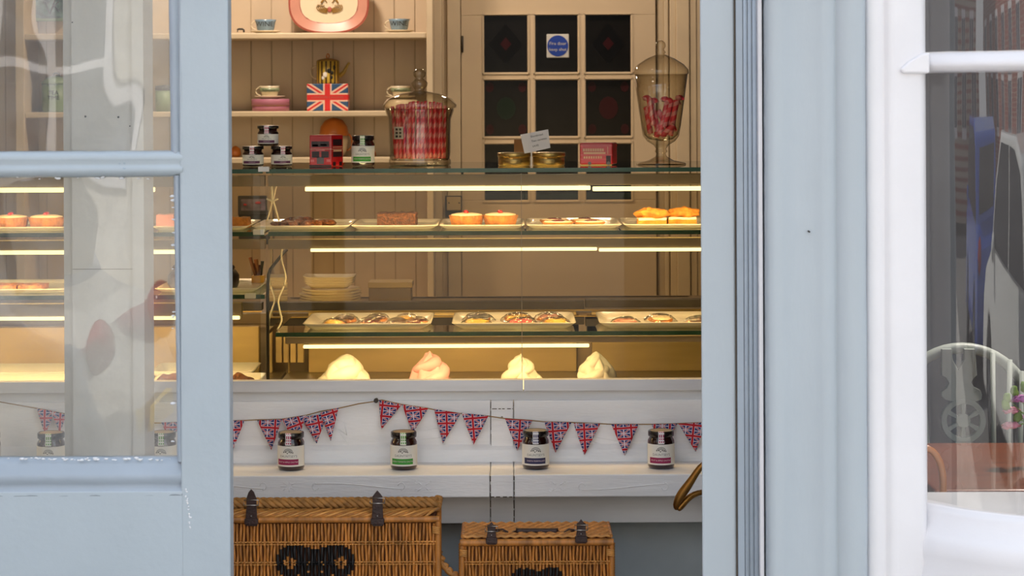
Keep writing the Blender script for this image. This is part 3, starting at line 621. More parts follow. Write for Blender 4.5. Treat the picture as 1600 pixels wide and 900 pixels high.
# ================================================================== DISPLAY CASES
XS = XX(411, 5.385)      # joint between the two cases
ztop, zs1, zs2, zs2l, zdk = Zc(263, 5.42), Zc(361, 5.45), Zc(518.5, 5.45), Zc(459, 5.45), .80
STRIP = 2.2
def case(nm, label, x0, x1, left):
    t = thing(nm, label, 'display case', ((x0+x1)/2, 5.65, zdk-.01))
    e = .0015
    def shelf(nm_, z, ya, yb, a, b_):
        m = MB().box(a, b_, ya+.003, yb, z-.010, z, 0); o = m.build(nm_, 'glass_shelf', t)
        MB().box(a, b_, ya, ya+.003, z-.0105, z, 0).build('polished_edge', 'green_edge', o)
        return o
    shelf('top_glass', ztop, 5.42, 5.95, x0, x1)
    shelf('glass_shelf', zs1, 5.45, 5.86, x0+.002, x1)
    shelf('glass_shelf', zs2l if left else zs2, 5.45, 5.86, x0+(.0 if left else XX(430, 5.45)-x0), x1)
    # light rails and strips
    def rail(pa, pb, a, b_): bx(a, b_, 5.462, 5.49, Zc(pb, 5.462), Zc(pa, 5.462)).build('light_rail', 'alu', t, bevel=.001)
    def strip(pxs, py, h=4.2):
        Y = 5.458
        for a, b_ in pxs:
            xa, xb = XX(a, Y), XX(b_, Y); zc = ZZ(py, Y, (a+b_)/2); r = h/F*Y
            sr = MB().box(xa, xb, Y, Y+.010, zc-r, zc+r).build('light_strip', 'led', t, bevel=.002)
            ld = bpy.data.lights.new('strip_light', 'AREA'); ld.shape = 'RECTANGLE'; ld.size = xb-xa; ld.size_y = .010; ld.energy = STRIP*(xb-xa); ld.color = (1.0, .71, .36)
            lo = bpy.data.objects.new('strip_light', ld); col.objects.link(lo); lo.parent = sr; lo.location = (0, .006, -.002); lo.rotation_euler = (math.radians(38), 0, 0)
    rail(273, 290, x0, x1); rail(373, 388, x0, x1)
    if left:
        rail(472, 496, x0, x1-.06); strip([(-500, 242)], 298, 3.6); strip([(-500, 300)], 395.5, 3.0); strip([(-500, 374)], 498.5, 2.8)
    else:
        rail(526, 536, XX(445, 5.46), x1); strip([(477, 923), (926.5, 1200)], 294.5, 3.4); strip([(485, 933), (936, 1200)], 390, 2.5); strip([(473, 920)], 541, 2.6)
    # deck and back
    bx(x0, x1, 5.40, 5.95, zdk-.02, zdk).build('deck', 'deck_metal', t)
    m = MB()
    segs = ((x0, x0+.5), (x0+.51, x0+1.05), (x0+1.06, x1-.07)) if left else ((XX(482, 5.93), XX(900, 5.93)), (XX(924, 5.93), x1))
    for a, b_ in segs: m.box(a, b_, 5.92, 5.94, zdk, Zc(508 if left else 486, 5.93), 0)
    m.build('back_panel', 'back_panel', t, bevel=.002)
    m = MB()
    if not left:
        m.box(x0+.004, XX(452, 5.93), 5.90, 5.94, zdk, Zc(520, 5.93)).box(XX(455, 5.93), XX(463, 5.93), 5.90, 5.93, zdk+.03, Zc(520, 5.93)).box(XX(466, 5.93), XX(475, 5.93), 5.90, 5.93, zdk+.03, Zc(520, 5.93))
        m.build('corner_post', 'back_panel', t, bevel=.002)
        m = MB().box(XX(901, 5.94), XX(923, 5.94), 5.94, 5.95, zdk, Zc(490, 5.94)); m.build('mullion', 'alu', t)
    m = MB(); zt = Zc(470, 5.94); zb = Zc(482, 5.94)
    m.box(x0, XX(912, 5.93) if not left else x1-.06, 5.91, 5.95, zb, zt); 
    if not left: m.box(XX(914, 5.93), x1, 5.905, 5.95, zb+.004, zt+.004)
    m.build('back_rail', 'dark_metal', t, bevel=.001)
    bx(x0, x1 if not left else x1-.06, 5.906, 5.912, zb-.004, zb-.001).build('rail_trim', 'gold', t)
    if not left: bx(XX(424, 5.93), XX(427, 5.93), 5.90, 5.93, zdk, ztop-.01).build('back_post', 'alu', t)
    # front panes
    cuts = [x0+.002, XX(815, 5.385), x1] if not left else [x0, XX(170, 5.385), x1-.002]
    for a, b_ in zip(cuts, cuts[1:]):
        o = bx(a+.0008, b_-.0008, 5.382, 5.388, Zc(594, 5.385)+.001, ztop-.012).build('front_glass', 'pane_case', t)
    bx(cuts[1]-.0007, cuts[1]+.0007, 5.381, 5.389, Zc(594, 5.385), ztop-.012).build('glass_joint', 'lid_disc', t)
    return t
cr_ = case('display_case', 'warmly lit glass cake display case with a tray-laden shelf, right of the cable', XS+.004, .775, False)
cl_ = case('display_case', 'lit glass display case seen through the left door pane, holding fruit tarts and slices', -2.5, XS-.004, True)
# side glass of the right case with black gasket
xg = XX(417.5, 5.39)
gp = [(5.395, .84), (5.395, 1.05), (5.40, 1.085), (5.42, 1.108), (5.46, 1.118), (5.80, 1.138), (5.85, 1.138)]
MB().prism([(5.395, .82)]+gp+[(5.85, .82)], xg-.002, xg+.002, 0, 'X').build('side_glass', 'glass_side', cr_)
MB().tube([(xg, y, z) for y, z in gp], .0042, 8).build('gasket', 'gasket', cr_)
# white end clips
for px, py, w_ in ((412, 264.5, 17), (404, 363, 17), (391, 462.5, 17)):
    Yq = 5.4155 if py < 300 else 5.444; p = P(px, py, Yq); q = w_/2/F*Yq
    tg = bx(p.x-q, p.x+q, Yq-.003, Yq+.012, p.z-.0062, p.z+.0065).build('shelf_clip', 'tag_white', cl_, bevel=.001)
# cables
for nm, lab, sets in (('power_cable', 'white cable hanging in a loose curve behind the side glass', [[(441, 385, 5.62), (440, 405, 5.6), (446, 430, 5.6), (443, 448, 5.6), (435, 468, 5.58), (437, 485, 5.56), (440, 500, 5.55), (434, 515, 5.50)]]),
                      ('power_cable', 'pair of cream cables tied together behind the top light rail', [[(424, 285, 5.6), (425.5, 311, 5.6), (423, 325, 5.6), (417, 346, 5.6)], [(433, 285, 5.6), (427.5, 311, 5.6), (431, 328, 5.6), (436, 345, 5.6)], [(417, 311, 5.6), (426, 314, 5.59), (434, 311, 5.6)]])):
    m = MB()
    for pth in sets:
        cu = [P(*p) for p in pth]; sm = []
        for i in range(len(cu)-1):
            p0, p1, p2, p3 = cu[max(0, i-1)], cu[i], cu[i+1], cu[min(len(cu)-1, i+2)]
            for k in range(6):
                t = k/6; sm.append(.5*((2*p1)+(p2-p0)*t+(2*p0-5*p1+4*p2-p3)*t*t+(-p0+3*p1-3*p2+p3)*t**3))
        sm.append(cu[-1]); m.tube(sm, .0024, 8)
    tag(m.build(nm, 'cable'), lab, 'cable')

# ================================================================== TRAYS
def tray(label, pxa, pxb, Ya, Yb, z, h=.0105, group=None, flare=.016, mt='porcelain', pxref=None):
    x0, x1 = XX(pxa, Ya), XX(pxb, Ya); m = MB(); f = flare; th = .003
    def ring(i, zz): return [(x0+i, Ya+i, zz), (x1-i, Ya+i, zz), (x1-i, Yb-i, zz), (x0+i, Yb-i, zz)]
    def rring(i, zz, r, n=4):
        o = []; X0, X1, YA, YB_ = x0+i, x1-i, Ya+i, Yb-i
        for (cx, cy, a0) in ((X1-r, YA+r, -PI/2), (X1-r, YB_-r, 0), (X0+r, YB_-r, PI/2), (X0+r, YA+r, PI)):
            for k in range(n+1): a = a0+k*PI/2/n; o.append((cx+r*math.cos(a), cy+r*math.sin(a), zz))
        return o
    rs = [rring(f, z, .012), rring(f*.6, z+h*.4, .014), rring(0, z+h, .016), rring(.004, z+h+.001, .014), rring(f*.6+.004, z+h*.45, .012), rring(f+.004, z+th, .01)]
    for r in rs: m.v += r
    n = len(rs[0])
    for j in range(len(rs)-1):
        for i in range(n): i2 = (i+1) % n; m.face((j*n+i, j*n+i2, (j+1)*n+i2, (j+1)*n+i), 0, None, True)
    m.face(range(n)[::-1]); m.face([5*n+i for i in range(n)])
    return tag(m.build('serving_tray', mt), label, 'tray', group)
T1 = zs1+.0005
tray('white tray of florentines on the upper glass shelf', 392, 546, 5.50, 5.80, T1)
tray('white tray holding one square flapjack on the upper glass shelf', 548, 684, 5.50, 5.80, T1)
tray('white tray of two cherry-topped iced tarts in view through the open doorway', 686, 820, 5.50, 5.80, T1)
tray('white tray of flat jam tarts on the upper glass shelf', 823, 972, 5.50, 5.80, T1)
tray('white tray of cream-filled sponge cakes, rightmost on the upper shelf', 975, 1130, 5.50, 5.80, T1)
tray('white tray of the broken yellow pastry beside the door stile', 236, 388, 5.50, 5.80, T1)
tray('white tray of iced tarts behind the left door pane', -30, 108, 5.50, 5.80, T1)
T2 = zs2+.0005
tray('white tray of film-wrapped brown biscuits on the lower glass shelf', 471, 673, 5.48, 5.76, T2, .017, flare=.024)
tray('white tray of yellow and red iced biscuits on the lower glass shelf', 705, 900, 5.48, 5.76, T2, .017, flare=.024)
tray('white tray with three wrapped cakes at the right of the lower shelf', 936, 1160, 5.48, 5.76, T2, .017, flare=.024)
T3 = zs2l+.0005
tray('white tray of slices on the middle shelf behind the left door pane', -60, 110, 5.50, 5.80, T3)
tray('white tray under the dark chocolate cake on the middle shelf', 240, 404, 5.50, 5.80, T3)
T4 = zdk+.0005
tray('pale tray at the front of the case floor behind the left door pane', -60, 112, 5.46, 5.64, T4, .035, flare=.03)
tray('pale tray of dark pastries at the front of the case floor beside the door stile', 232, 404, 5.46, 5.64, T4, .035, flare=.03)
tray('pale tray at the rear of the case floor beside the door stile', 232, 396, 5.67, 5.86, T4, .035, flare=.03)
tray('pale tray at the rear of the case floor behind the left door pane', -40, 112, 5.67, 5.86, T4, .035, flare=.03)

# ================================================================== CAKES
zc1 = T1+.0035
def fluted(r, k=22, a=.035): return lambda an, z: 1+a*math.sin(an*k)
def tart(label, px, Y, w_=54, h=.026, grp='iced tarts on the upper shelf'):
    p = P(px, 350, Y); r = w_/2/F*Y; t = thing('iced_tart', label, 'tart', (p.x, Y, zc1), grp)
    MB().lathe([(r*.84, 0), (r, h), (r*.95, h+.001), (r*.9, h-.004), (.0001, h-.004)], (p.x, Y, zc1), 88, rf=lambda a, z: 1+.03*math.sin(a*22)).build('pastry_case', 'pastry', t)
    MB().lathe([(r*.92, h-.004), (r*.88, h+.003), (r*.6, h+.006), (.0001, h+.008)], (p.x, Y, zc1), 40, capb=False).build('icing', 'icing', t)
    m = MB()
    for dx, dy in ((0, -.3), (-.05, .35)): m.blob((p.x+dx*r, Y+dy*r, zc1+h+.0085), .0065, .0065, .005, n=10, k=6)
    m.build('cherry', 'cherry', t); return t
tart('iced tart with cherries in a fluted case, left one in the doorway', 729, 5.62)
tart('iced tart with cherries in a fluted case, right one in the doorway', 782, 5.62)
tart('iced tart behind the left door pane, at the photo edge', 17, 5.62, 56)
tart('iced tart behind the left door pane, beside the boxed post', 73, 5.62, 56)
def flat_tart(label, px, Y, w_=50):
    p = P(px, 348, Y); r = w_/2/F*Y; t = thing('jam_tart', label, 'tart', (p.x, Y, zc1), 'flat jam tarts')
    MB().lathe([(r*.8, 0), (r*1.0, .009), (r*.97, .011), (.0001, .009)], (p.x, Y, zc1), 40).build('pastry_case', 'pastry', t)
    MB().lathe([(r*.9, .0095), (r*.84, .0125), (.0001, .0135)], (p.x, Y, zc1), 32, capb=False).build('icing', 'icing', t)
    MB().blob((p.x+.002, Y-.004, zc1+.0135), r*.42, r*.42, .003, n=12, k=6, nz=.3, ns=90).build('jam', 'jam_spot', t)
flat_tart('flat jam tart at the front left of its tray', 872, 5.58); flat_tart('flat jam tart at the front right of its tray', 921, 5.58)
flat_tart('flat jam tart at the rear left of its tray', 866, 5.68, 46); flat_tart('flat jam tart at the rear right of its tray', 914, 5.68, 46)
# flapjack
p = P(590, 350, 5.58); q = P(650, 350, 5.58)
tag(MB().rock(p.x, q.x, 5.56, 5.66, zc1, zc1+.034, amp=.004, ns=90, div=18).build('flapjack', 'flapjack'), 'square brown oat flapjack alone on its tray', 'cake')
# florentines
for i, (px, Y, w_, lab) in enumerate(((449, 5.56, 44, 'florentine at the left front of its tray'), (466, 5.66, 46, 'florentine behind the others, tallest of the heap'), (488, 5.57, 34, 'florentine in the middle of its tray'), (508, 5.60, 34, 'florentine at the right end of its tray'))):
    p = P(px, 350, Y); r = w_/2/F*Y
    tag(MB().blob((p.x, Y, zc1+.0095), r, .035, .009+.003*(i == 1), n=30, k=12, nz=.35, ns=55, seed=i*5).build('florentine', 'florentine'), lab+', studded brown and cream', 'biscuit', 'florentines')
# sponge sandwiches
for i, (px, Y, lab) in enumerate(((1018, 5.57, 'cream-filled sponge sandwich with a craggy top, left of the pair'), (1065, 5.60, 'cream-filled sponge sandwich with a craggy top, right of the pair'))):
    p = P(px, 350, Y); r = 22/F*Y; t = thing('cream_sponge', lab, 'cake', (p.x, Y, zc1), 'cream sponges')
    MB().rock(p.x-r, p.x+r, Y-.035, Y+.035, zc1, zc1+.016, amp=.003, seed=i).build('sponge_base', 'sponge', t, sub=1)
    MB().rock(p.x-r*.97, p.x+r*.97, Y-.034, Y+.034, zc1+.0155, zc1+.0215, amp=.002, seed=i+4).build('cream_filling', 'cream', t, sub=1)
    MB().blob((p.x+.002*i, Y, zc1+.031), r*1.12, .040, .0145, n=36, k=18, nz=.20, ns=75, seed=i*9).build('sponge_top', 'sponge', t)
p = P(374, 350, 5.58)
tag(MB().rock(p.x-.026, p.x+.026, 5.55, 5.61, zc1, zc1+.026, amp=.006, ns=40, div=10).build('broken_pastry', 'pastry'), 'broken golden pastry beside the door stile', 'pastry')
p = P(262, 350, 5.58)
tag(MB().rock(p.x-.024, p.x+.02, 5.55, 5.61, zc1, zc1+.034, amp=.003, ns=40, div=8).build('pink_slice', 'ice_pink'), 'pinkish slice just left of the door stile', 'cake')
# chocolate cake
p = P(318, 440, 5.64); zc3 = T3+.0035
t = thing('chocolate_cake', 'dark round chocolate cake half hidden by the door stile', 'cake', (p.x, 5.64, zc3))
MB().lathe([(.088, 0), (.092, .01), (.092, .03), (.084, .042), (.06, .048), (.0001, .05)], (p.x, 5.64, zc3), 40).build('sponge', 'chocolate', t)
m = MB()
for k in range(10): a = k*PI/5; m.blob((p.x+.068*math.cos(a), 5.64+.068*math.sin(a), zc3+.05), .014, .014, .009, n=10, k=6)
m.build('piped_rosettes', 'chocolate', t)
for px, lab in ((12, 'pale slice at the photo edge on the middle shelf'), (52, 'pale slice beside the post on the middle shelf')):
    p = P(px, 440, 5.60); m = MB().rock(p.x-.03, p.x+.03, 5.56, 5.65, zc3, zc3+.012, amp=.002)
    tag(m.build('traybake_slice', 'biscuit'), lab, 'cake', 'traybake slices')
for px, Y, lab in ((262, 5.54, 'dark pastry left of the door stile on the case floor'), (378, 5.54, 'dark pastry right of the door stile on the case floor')):
    p = P(px, 590, Y); tag(MB().blob((p.x, Y, T4+.022), .035, .04, .022, n=24, k=10, nz=.25, ns=45).build('pastry', 'florentine'), lab, 'pastry', 'dark pastries')
# wrapped and iced biscuits
zc2 = T2+.0035
def wrapped(label, px, Y, top, w_=46, second=None, grp='film-wrapped biscuits', tilt=0, clear=True):
    p = P(px, 500, Y); r = w_/2/F*Y; t = thing('wrapped_biscuit', label, 'biscuit', (p.x, Y, zc2), grp)
    MB().blob((p.x, Y, zc2+.007), r*.8, r*.8, .007, n=24, k=8, nz=.12, ns=60, seed=px).build('biscuit', 'biscuit', t)
    MB().blob((p.x, Y, zc2+.0125), r*.68, r*.68, .004, n=20, k=8, nz=.2, ns=70, seed=px+3).build('icing' if clear else 'topping', top, t)
    m = MB(); n = 20; N = 6
    for j in range(N+1):
        for i in range(n):
            a = 2*PI*i/n; rr = r*(.35+.75*j/N)*(1+.08*noise.noise(Vector((math.cos(a)*2, math.sin(a)*2, j+px)))); z = .021-.017*(j/N)**2+.0025*noise.noise(Vector((math.cos(a)*3+px, math.sin(a)*3, j*.7)))
            m.v.append((p.x+rr*math.cos(a), Y+rr*math.sin(a), zc2+z))
    for j in range(N):
        for i in range(n): i2 = (i+1) % n; m.face((j*n+i, (j+1)*n+i, (j+1)*n+i2, j*n+i2), 0, None, False)
    m.face([i for i in range(n)]); m.build('clear_wrap', 'wrap_film', t)
    t.rotation_euler = (.12, 0, .3*math.sin(px)); return t
for px, Y, top, lab in ((523, 5.55, 'ice_yellow', 'wrapped brown biscuit with a yellow centre, front left of the tray'), (541, 5.65, 'choc_top', 'wrapped brown biscuit behind the yellow-centred one'),
                        (577, 5.56, 'jam_spot', 'wrapped brown biscuit in the middle front with a bright foil glint'), (590, 5.66, 'choc_top', 'wrapped brown biscuit in the middle at the rear'),
                        (622, 5.55, 'choc_top', 'wrapped biscuit right of the middle glint, front'), (636, 5.65, 'ice_yellow', 'wrapped yellow-topped biscuit at the rear right'), (652, 5.57, 'jam_spot', 'wrapped reddish biscuit at the far right of the tray')):
    wrapped(lab, px, Y, top, 40)
for px, Y, top, lab in ((745, 5.55, 'ice_yellow', 'yellow iced biscuit at the front left of the middle tray'), (748, 5.66, 'ice_blue', 'grey-blue iced biscuit behind a yellow one'),
                        (815, 5.55, 'ice_red', 'red iced biscuit at the front centre of the middle tray'), (808, 5.66, 'ice_yellow', 'yellow iced biscuit behind the red one'),
                        (868, 5.55, 'ice_yellow', 'yellow iced biscuit at the front right of the middle tray'), (858, 5.66, 'ice_pink', 'pink iced biscuit at the rear right of the middle tray')):
    wrapped(lab, px, Y, top, 50, grp='iced biscuits')
for px, Y, top, lab in ((977, 5.54, 'ice_pink', 'wrapped pale cake at the left of the right-hand tray'), (1032, 5.62, 'cream', 'wrapped pie with a cream centre in the right-hand tray'), (1092, 5.56, 'choc_top', 'wrapped dark cake at the right of the right-hand tray')):
    wrapped(lab, px, Y, top, 50, grp='wrapped cakes')

# meringues
def meringue(label, px, pyt, w_, mt, bend, seed, lobes=5, peak=.9, Y=5.60):
    p = P(px, 600, Y); R = w_/2/F*Y; H = ZZ(pyt, Y, px)-zdk; m = MB(); n, N = 48, 30
    for j in range(N+1):
        t = j/N
        for i in range(n):
            a = 2*PI*i/n; base = (1-t**1.5)**peak if t < .999 else .0
            r = R*(base*(1+.13*math.sin(lobes*a+7*t+seed)+.05*math.sin(2*a-4*t+seed*2))+.02*(1-t)); q = noise.noise(Vector((math.cos(a)*2, math.sin(a)*2, t*4+seed)))*.16*R*(1-t)
            m.v.append((p.x+(r+q)*math.cos(a)+bend*R*t**2, Y+(r+q)*math.sin(a)*.85, zdk+H*t*(1-.10*math.sin(lobes*a+seed)*(1-t)*t*3)))
    for j in range(N):
        for i in range(n): i2 = (i+1) % n; m.face((j*n+i, j*n+i2, (j+1)*n+i2, (j+1)*n+i), 0, None, True)
    # curled ribbon around the peak
    pth = []; 
    for k in range(26):
        u = k/25; a = seed+u*PI*2.1; rr = R*(.62*(1-u)+.05); pth.append((p.x+rr*math.cos(a)+bend*R*(.25+.75*u)**2, Y+rr*math.sin(a)*.8, zdk+H*(.42+.50*u)))
    m.tube(pth, [R*(.30*(1-.75*abs(2*u/25-1))+.03) for u in range(26)], 10)
    for q_, (ph, hh, ww) in enumerate(((2.2, .30, .34), (4.3, .22, .30))):
        pth = []
        for k in range(22):
            u = k/21; a = seed+ph+u*PI*1.5; rr = R*(.86*(1-u)+.12); pth.append((p.x+rr*math.cos(a)+bend*R*u*u, Y+rr*math.sin(a)*.8, zdk+H*(.05+hh*.4+(hh+.45)*u)))
        m.tube(pth, [R*(ww*(1-.8*abs(1.6*u/21-.6))+.02) for u in range(22)], 12)
    tag(m.build('meringue', mt), label, 'meringue', 'meringues on the case floor')
meringue('broad white meringue with a folded-over curl, leftmost', 538, 553, 76, 'meringue', .12, 1.0, 4, .55)
meringue('pink and white meringue with a sharp peak', 670, 548, 66, 'meringue_pink', .05, 2.2, 5, 1.0)
meringue('white meringue with a single pointed tip, beside the glass joint', 814, 552, 60, 'meringue', 0, 4.0, 4, 1.2)
meringue('tall craggy white meringue, rightmost', 933, 549, 60, 'meringue', -.05, 5.1, 6, .7)

# ================================================================== JAM JARS
def jar(label, px, pyb, Y, w_px, h_px, band, chk, z=None, grp='jam jars on the counter ledge', jam='jam_dark', rot=0.0, name='jam_jar', txt='FRUIT & APPLE CHUTNEY', lidk=1.0, cup=.22):
    p = P(px, pyb, Y); z = p.z if z is None else z; r = w_px/2/F*Y; h = h_px/F*Y; c = (p.x, Y, z)
    t = thing(name, label, 'jar', c, grp)
    sh = 1-cup
    MB().lathe([(r*.80, 0), (r*.93, h*.02), (r, h*.07), (r, h*(sh-.10)), (r*.985, h*(sh-.05)), (r*.90, h*(sh+.01)), (r*.86, h*(sh+.03)), (r*.86, h*.90)], c, 40).build('jar_body', jam, t)
    lr = r*.96*lidk
    MB().lathe([(lr*.98, h*.845), (lr, h*.855), (lr, h*.97), (lr*.97, h*.99), (lr*.90, h*.995), (lr*.86, h*.985), (.0001, h*.985)], c, 40).build('lid', 'lid_black', t)
    MB().lathe([(lr*.84, h*.986), (lr*.80, h*.990), (.0001, h*.990)], c, 32).build('lid_sticker', 'lid_disc', t)
    ca = -PI/2+rot; hw = .22
    m = MB(); rr = [(r*1.006, h*(sh-.10)), (r*1.0, h*(sh-.04)), (r*.91, h*(sh+.02)), (lr*1.01, h*.85), (lr*1.012, h*.97), (lr*.98, h*1.0), (lr*.80, h*.997)]
    m.lathe(rr, c, 6, 0, ca-hw, ca+hw); m.build('seal_strip', chk, t)
    la, lb = h*.12, h*(sh-.12); r1 = r*1.008
    lab = MB().lathe([(r1, la), (r1, lb)], c, 40, 0, ca-1.5, ca+1.5).build('paper_label', 'label_white', t)
    r2 = r*1.016; MB().lathe([(r2, la+(lb-la)*.08), (r2, la+(lb-la)*.36)], c, 30, 0, ca-.95, ca+.78).build('colour_band', band, lab)
    def on(rad, zc): return lambda a, b: (c[0]+rad*math.cos(ca+a/rad), c[1]+rad*math.sin(ca+a/rad), z+zc+b)
    MB().text(txt, h*.055, on(r*1.022, la+(lb-la)*.22), xs=.95).build('lettering', 'text_pale', lab)
    m = MB().text("DAUNTSEY'S", h*.085, on(r*1.016, la+(lb-la)*.50), xs=1.0); m.build('lettering', 'text_grey', lab)
    m = MB(); o = on(r*1.016, la+(lb-la)*.76); s = h*.11
    for k in range(3):
        m.tube([Vector(o(s*(1.1-.25*k)*math.cos(u*PI/10), s*(.85-.25*k)*math.sin(u*PI/10)-s*.3)) for u in range(11)], s*.05, 5)
    for q in (-1.1, -.6, -.2, .25, .7, 1.1): m.blob(o(s*q, s*(-.35+.15*math.sin(q*9))), s*.13, s*.05, s*.15, n=8, k=5)
    m.build('printed_crest', 'label_black', lab)
    return t
Yj = 5.24; zj = Zc(742, 5.15)
jar('jam jar with a maroon band, on the ledge below the leftmost pennants in the doorway', 455, 733, Yj, 42, 59, 'band_maroon', 'check_red', zj, rot=-.12)
jar('jam jar with a green band, second along the ledge', 631, 734, Yj, 42, 59, 'band_green', 'check_green', zj, jam='jam_green', txt='GREEN TOMATO CHUTNEY')
jar('jam jar with a navy band, standing right of the ledge joint', 837, 732, Yj, 42, 60, 'band_navy', 'check_navy', zj, txt='ONION MARMALADE')
jar('jam jar with a maroon band, rightmost on the ledge near the brass handle', 1033, 730, Yj, 42, 59, 'band_maroon', 'check_red', zj, rot=-.05)
jar('jam jar with green checked seal seen through the glass left of the boxed post', 80, 735, Yj, 44, 60, 'band_green', 'check_green', zj, jam='jam_green', txt='GREEN TOMATO CHUTNEY')
jar('jam jar with green checked seal seen between the post and the door stile', 255, 735, Yj, 42, 60, 'band_green', 'check_green', zj, jam='jam_green', txt='GREEN TOMATO CHUTNEY')
jar('jam jar cut off by the left edge of the photo', -20, 736, Yj, 42, 60, 'band_navy', 'check_navy', zj)
zt_ = ztop+.0005; Yt = 5.62
jar('small jam jar with a plum band, bottom left of the stack of three', 395.5, 260, Yt, 33, 32, 'band_plum', 'check_red', zt_, grp='small jars stacked on the top glass', cup=.3, lidk=1.06, txt='DAMSON JAM')
jar('small jam jar with a plum band, bottom right of the stack of three', 440, 260, Yt, 33, 32, 'band_plum', 'check_red', zt_, grp='small jars stacked on the top glass', cup=.3, lidk=1.06, rot=.25, txt='DAMSON JAM')
jar('small jam jar with a plum band, topmost of the stack of three', 419, 228, Yt, 33, 32, 'band_plum', 'check_red', zt_+32/F*Yt*1.0+.0003, grp='small jars stacked on the top glass', cup=.3, lidk=1.06, rot=-.05, txt='DAMSON JAM')
jar('tall chutney jar with a green band on the top glass beside the red bus tin', 567.5, 260, Yt, 36, 48, 'band_green', 'check_green', zt_, grp=None, jam='jam_green', txt='GREEN TOMATO CHUTNEY')

# ================================================================== CANDY JARS
def lath(prof, c, nm, mt, par, n=48, **k): return MB().lathe(prof, c, n, **k).build(nm, mt, par)
p = P(656, 258, 5.66); s = 5.66/F; Yc_ = 5.66
c = (p.x, Yc_, zt_)
cj = thing('candy_jar', 'large lidded glass jar packed with pink rock candy sticks', 'jar', c)
lath([(47*s, 0), (48.5*s, 2*s), (48.5*s, 8*s), (47*s, 11*s), (48*s, 20*s), (48.5*s, 62*s), (49*s, 72*s), (53*s, 84*s), (54*s, 88*s), (52*s, 88*s), (47.5*s, 74*s), (46.5*s, 60*s), (46*s, 12*s), (44*s, 8*s), (.0001, 7*s)], c, 'jar_body', 'jar_glass', cj)
lath([(50*s, 87*s), (57*s, 90*s), (58*s, 94*s), (55*s, 98*s), (50*s, 104*s), (32*s, 112*s), (14*s, 115*s), (7*s, 117*s), (9*s, 120*s), (12*s, 124*s), (13*s, 129*s), (9*s, 133*s), (5*s, 136*s), (9*s, 139*s), (10*s, 145*s), (6*s, 150*s), (.0001, 151*s)], c, 'lid', 'jar_glass', cj)
n = 0
words = ('leftmost', 'second', 'third', 'fourth', 'fifth', 'sixth', 'seventh', 'eighth', 'ninth', 'tenth', 'eleventh', 'rightmost')
for row, (cnt, yo, hw) in enumerate(((12, -.022, 36), (13, .026, 38))):
    for k in range(cnt):
        u = k/(cnt-1)*2-1; x = p.x+u*hw*s; y = Yc_+yo*(1-.65*abs(u))-.0*row; H = (88-6*abs(u)**3+random.uniform(-3, 2))*s; z0 = zt_+9*s+.003
        lean = random.uniform(-.004, .004); pts = [(x+lean*t*2, y+random.uniform(-.001, .001), z0+H*t) for t in [i/8 for i in range(9)]]
        o = MB().tube(pts, .0042*(1.0), 8).build('rock_candy_stick', 'candy')
        lab = ('pink rock candy stick in the front row of the large jar, %s from the left' % words[k]) if row == 0 else 'pink rock candy stick in the hidden back row of the large jar'
        if row == 0 and k in (0, 11): lab = 'pink rock candy stick in the front row of the large jar, ' + words[k]
        tag(o, lab, 'candy', 'rock candy in the large jar' if row else 'front row of rock candy in the large jar')
q = P(622, 208, 5.60)
t = thing('candy_label', 'small printed paper slip inside the large candy jar', 'label', (q.x, Yc_-.035, q.z-.014))
yq = Yc_-.0335; MB().box(q.x-.012, q.x+.012, yq, yq+.0006, q.z-.016, q.z+.016).build('slip', 'label_white', t)
m = MB()
for k in range(3):
    for j in range(2): m.box(q.x-.008+j*.009, q.x-.002+j*.009, yq-.0004, yq, q.z-.012+k*.009, q.z-.006+k*.009)
m.build('printed_blocks', 'label_black', t)
# apothecary jar on the right
Ya_ = 5.66; s = Ya_/F; p = P(1033, 257, Ya_); c = (p.x, Ya_, zt_)
aj = thing('apothecary_jar', 'tall footed glass jar with domed lid, half full of pink candy canes', 'jar', c)
lath([(39*s, 0), (38*s, 2*s), (20*s, 6*s), (9*s, 12*s), (7*s, 17*s), (10*s, 20*s), (8*s, 24*s), (12*s, 30*s), (22*s, 36*s), (28*s, 44*s), (31*s, 60*s), (38*s, 110*s), (42*s, 140*s), (41*s, 140*s), (37*s, 110*s), (30*s, 60*s), (26*s, 46*s), (18*s, 39*s), (.0001, 36*s)], c, 'jar_body', 'jar_glass', aj)
lath([(42*s, 140*s), (44*s, 142*s), (43*s, 148*s), (36*s, 156*s), (22*s, 165*s), (10*s, 170*s), (6*s, 172*s), (8*s, 175*s), (5*s, 179*s), (8*s, 184*s), (7*s, 190*s), (3*s, 193*s), (.0001, 194*s)], c, 'lid', 'jar_glass', aj)
CN = [(-12, 60, -18, 100, .25), (-4, 52, -14, 96, .1), (4, 58, 16, 96, -.3), (12, 60, 20, 92, -.2), (-16, 48, -22, 84, .3), (0, 44, 20, 62, .0), (-10, 46, 24, 56, .0), (16, 50, -4, 84, .1), (-2, 46, 10, 98, -.1), (-8, 42, 8, 76, .1), (6, 42, -24, 90, .0), (14, 45, 24, 100, 0)]
wd = ('leaning left at the back', 'upright left of centre', 'leaning right at the back', 'at the right wall of the jar', 'at the left wall of the jar', 'lying low across the front', 'lowest, lying almost flat', 'crossing from right to left', 'upright in the middle', 'short one near the bottom', 'crossing from centre to upper left', 'rising to the upper right')
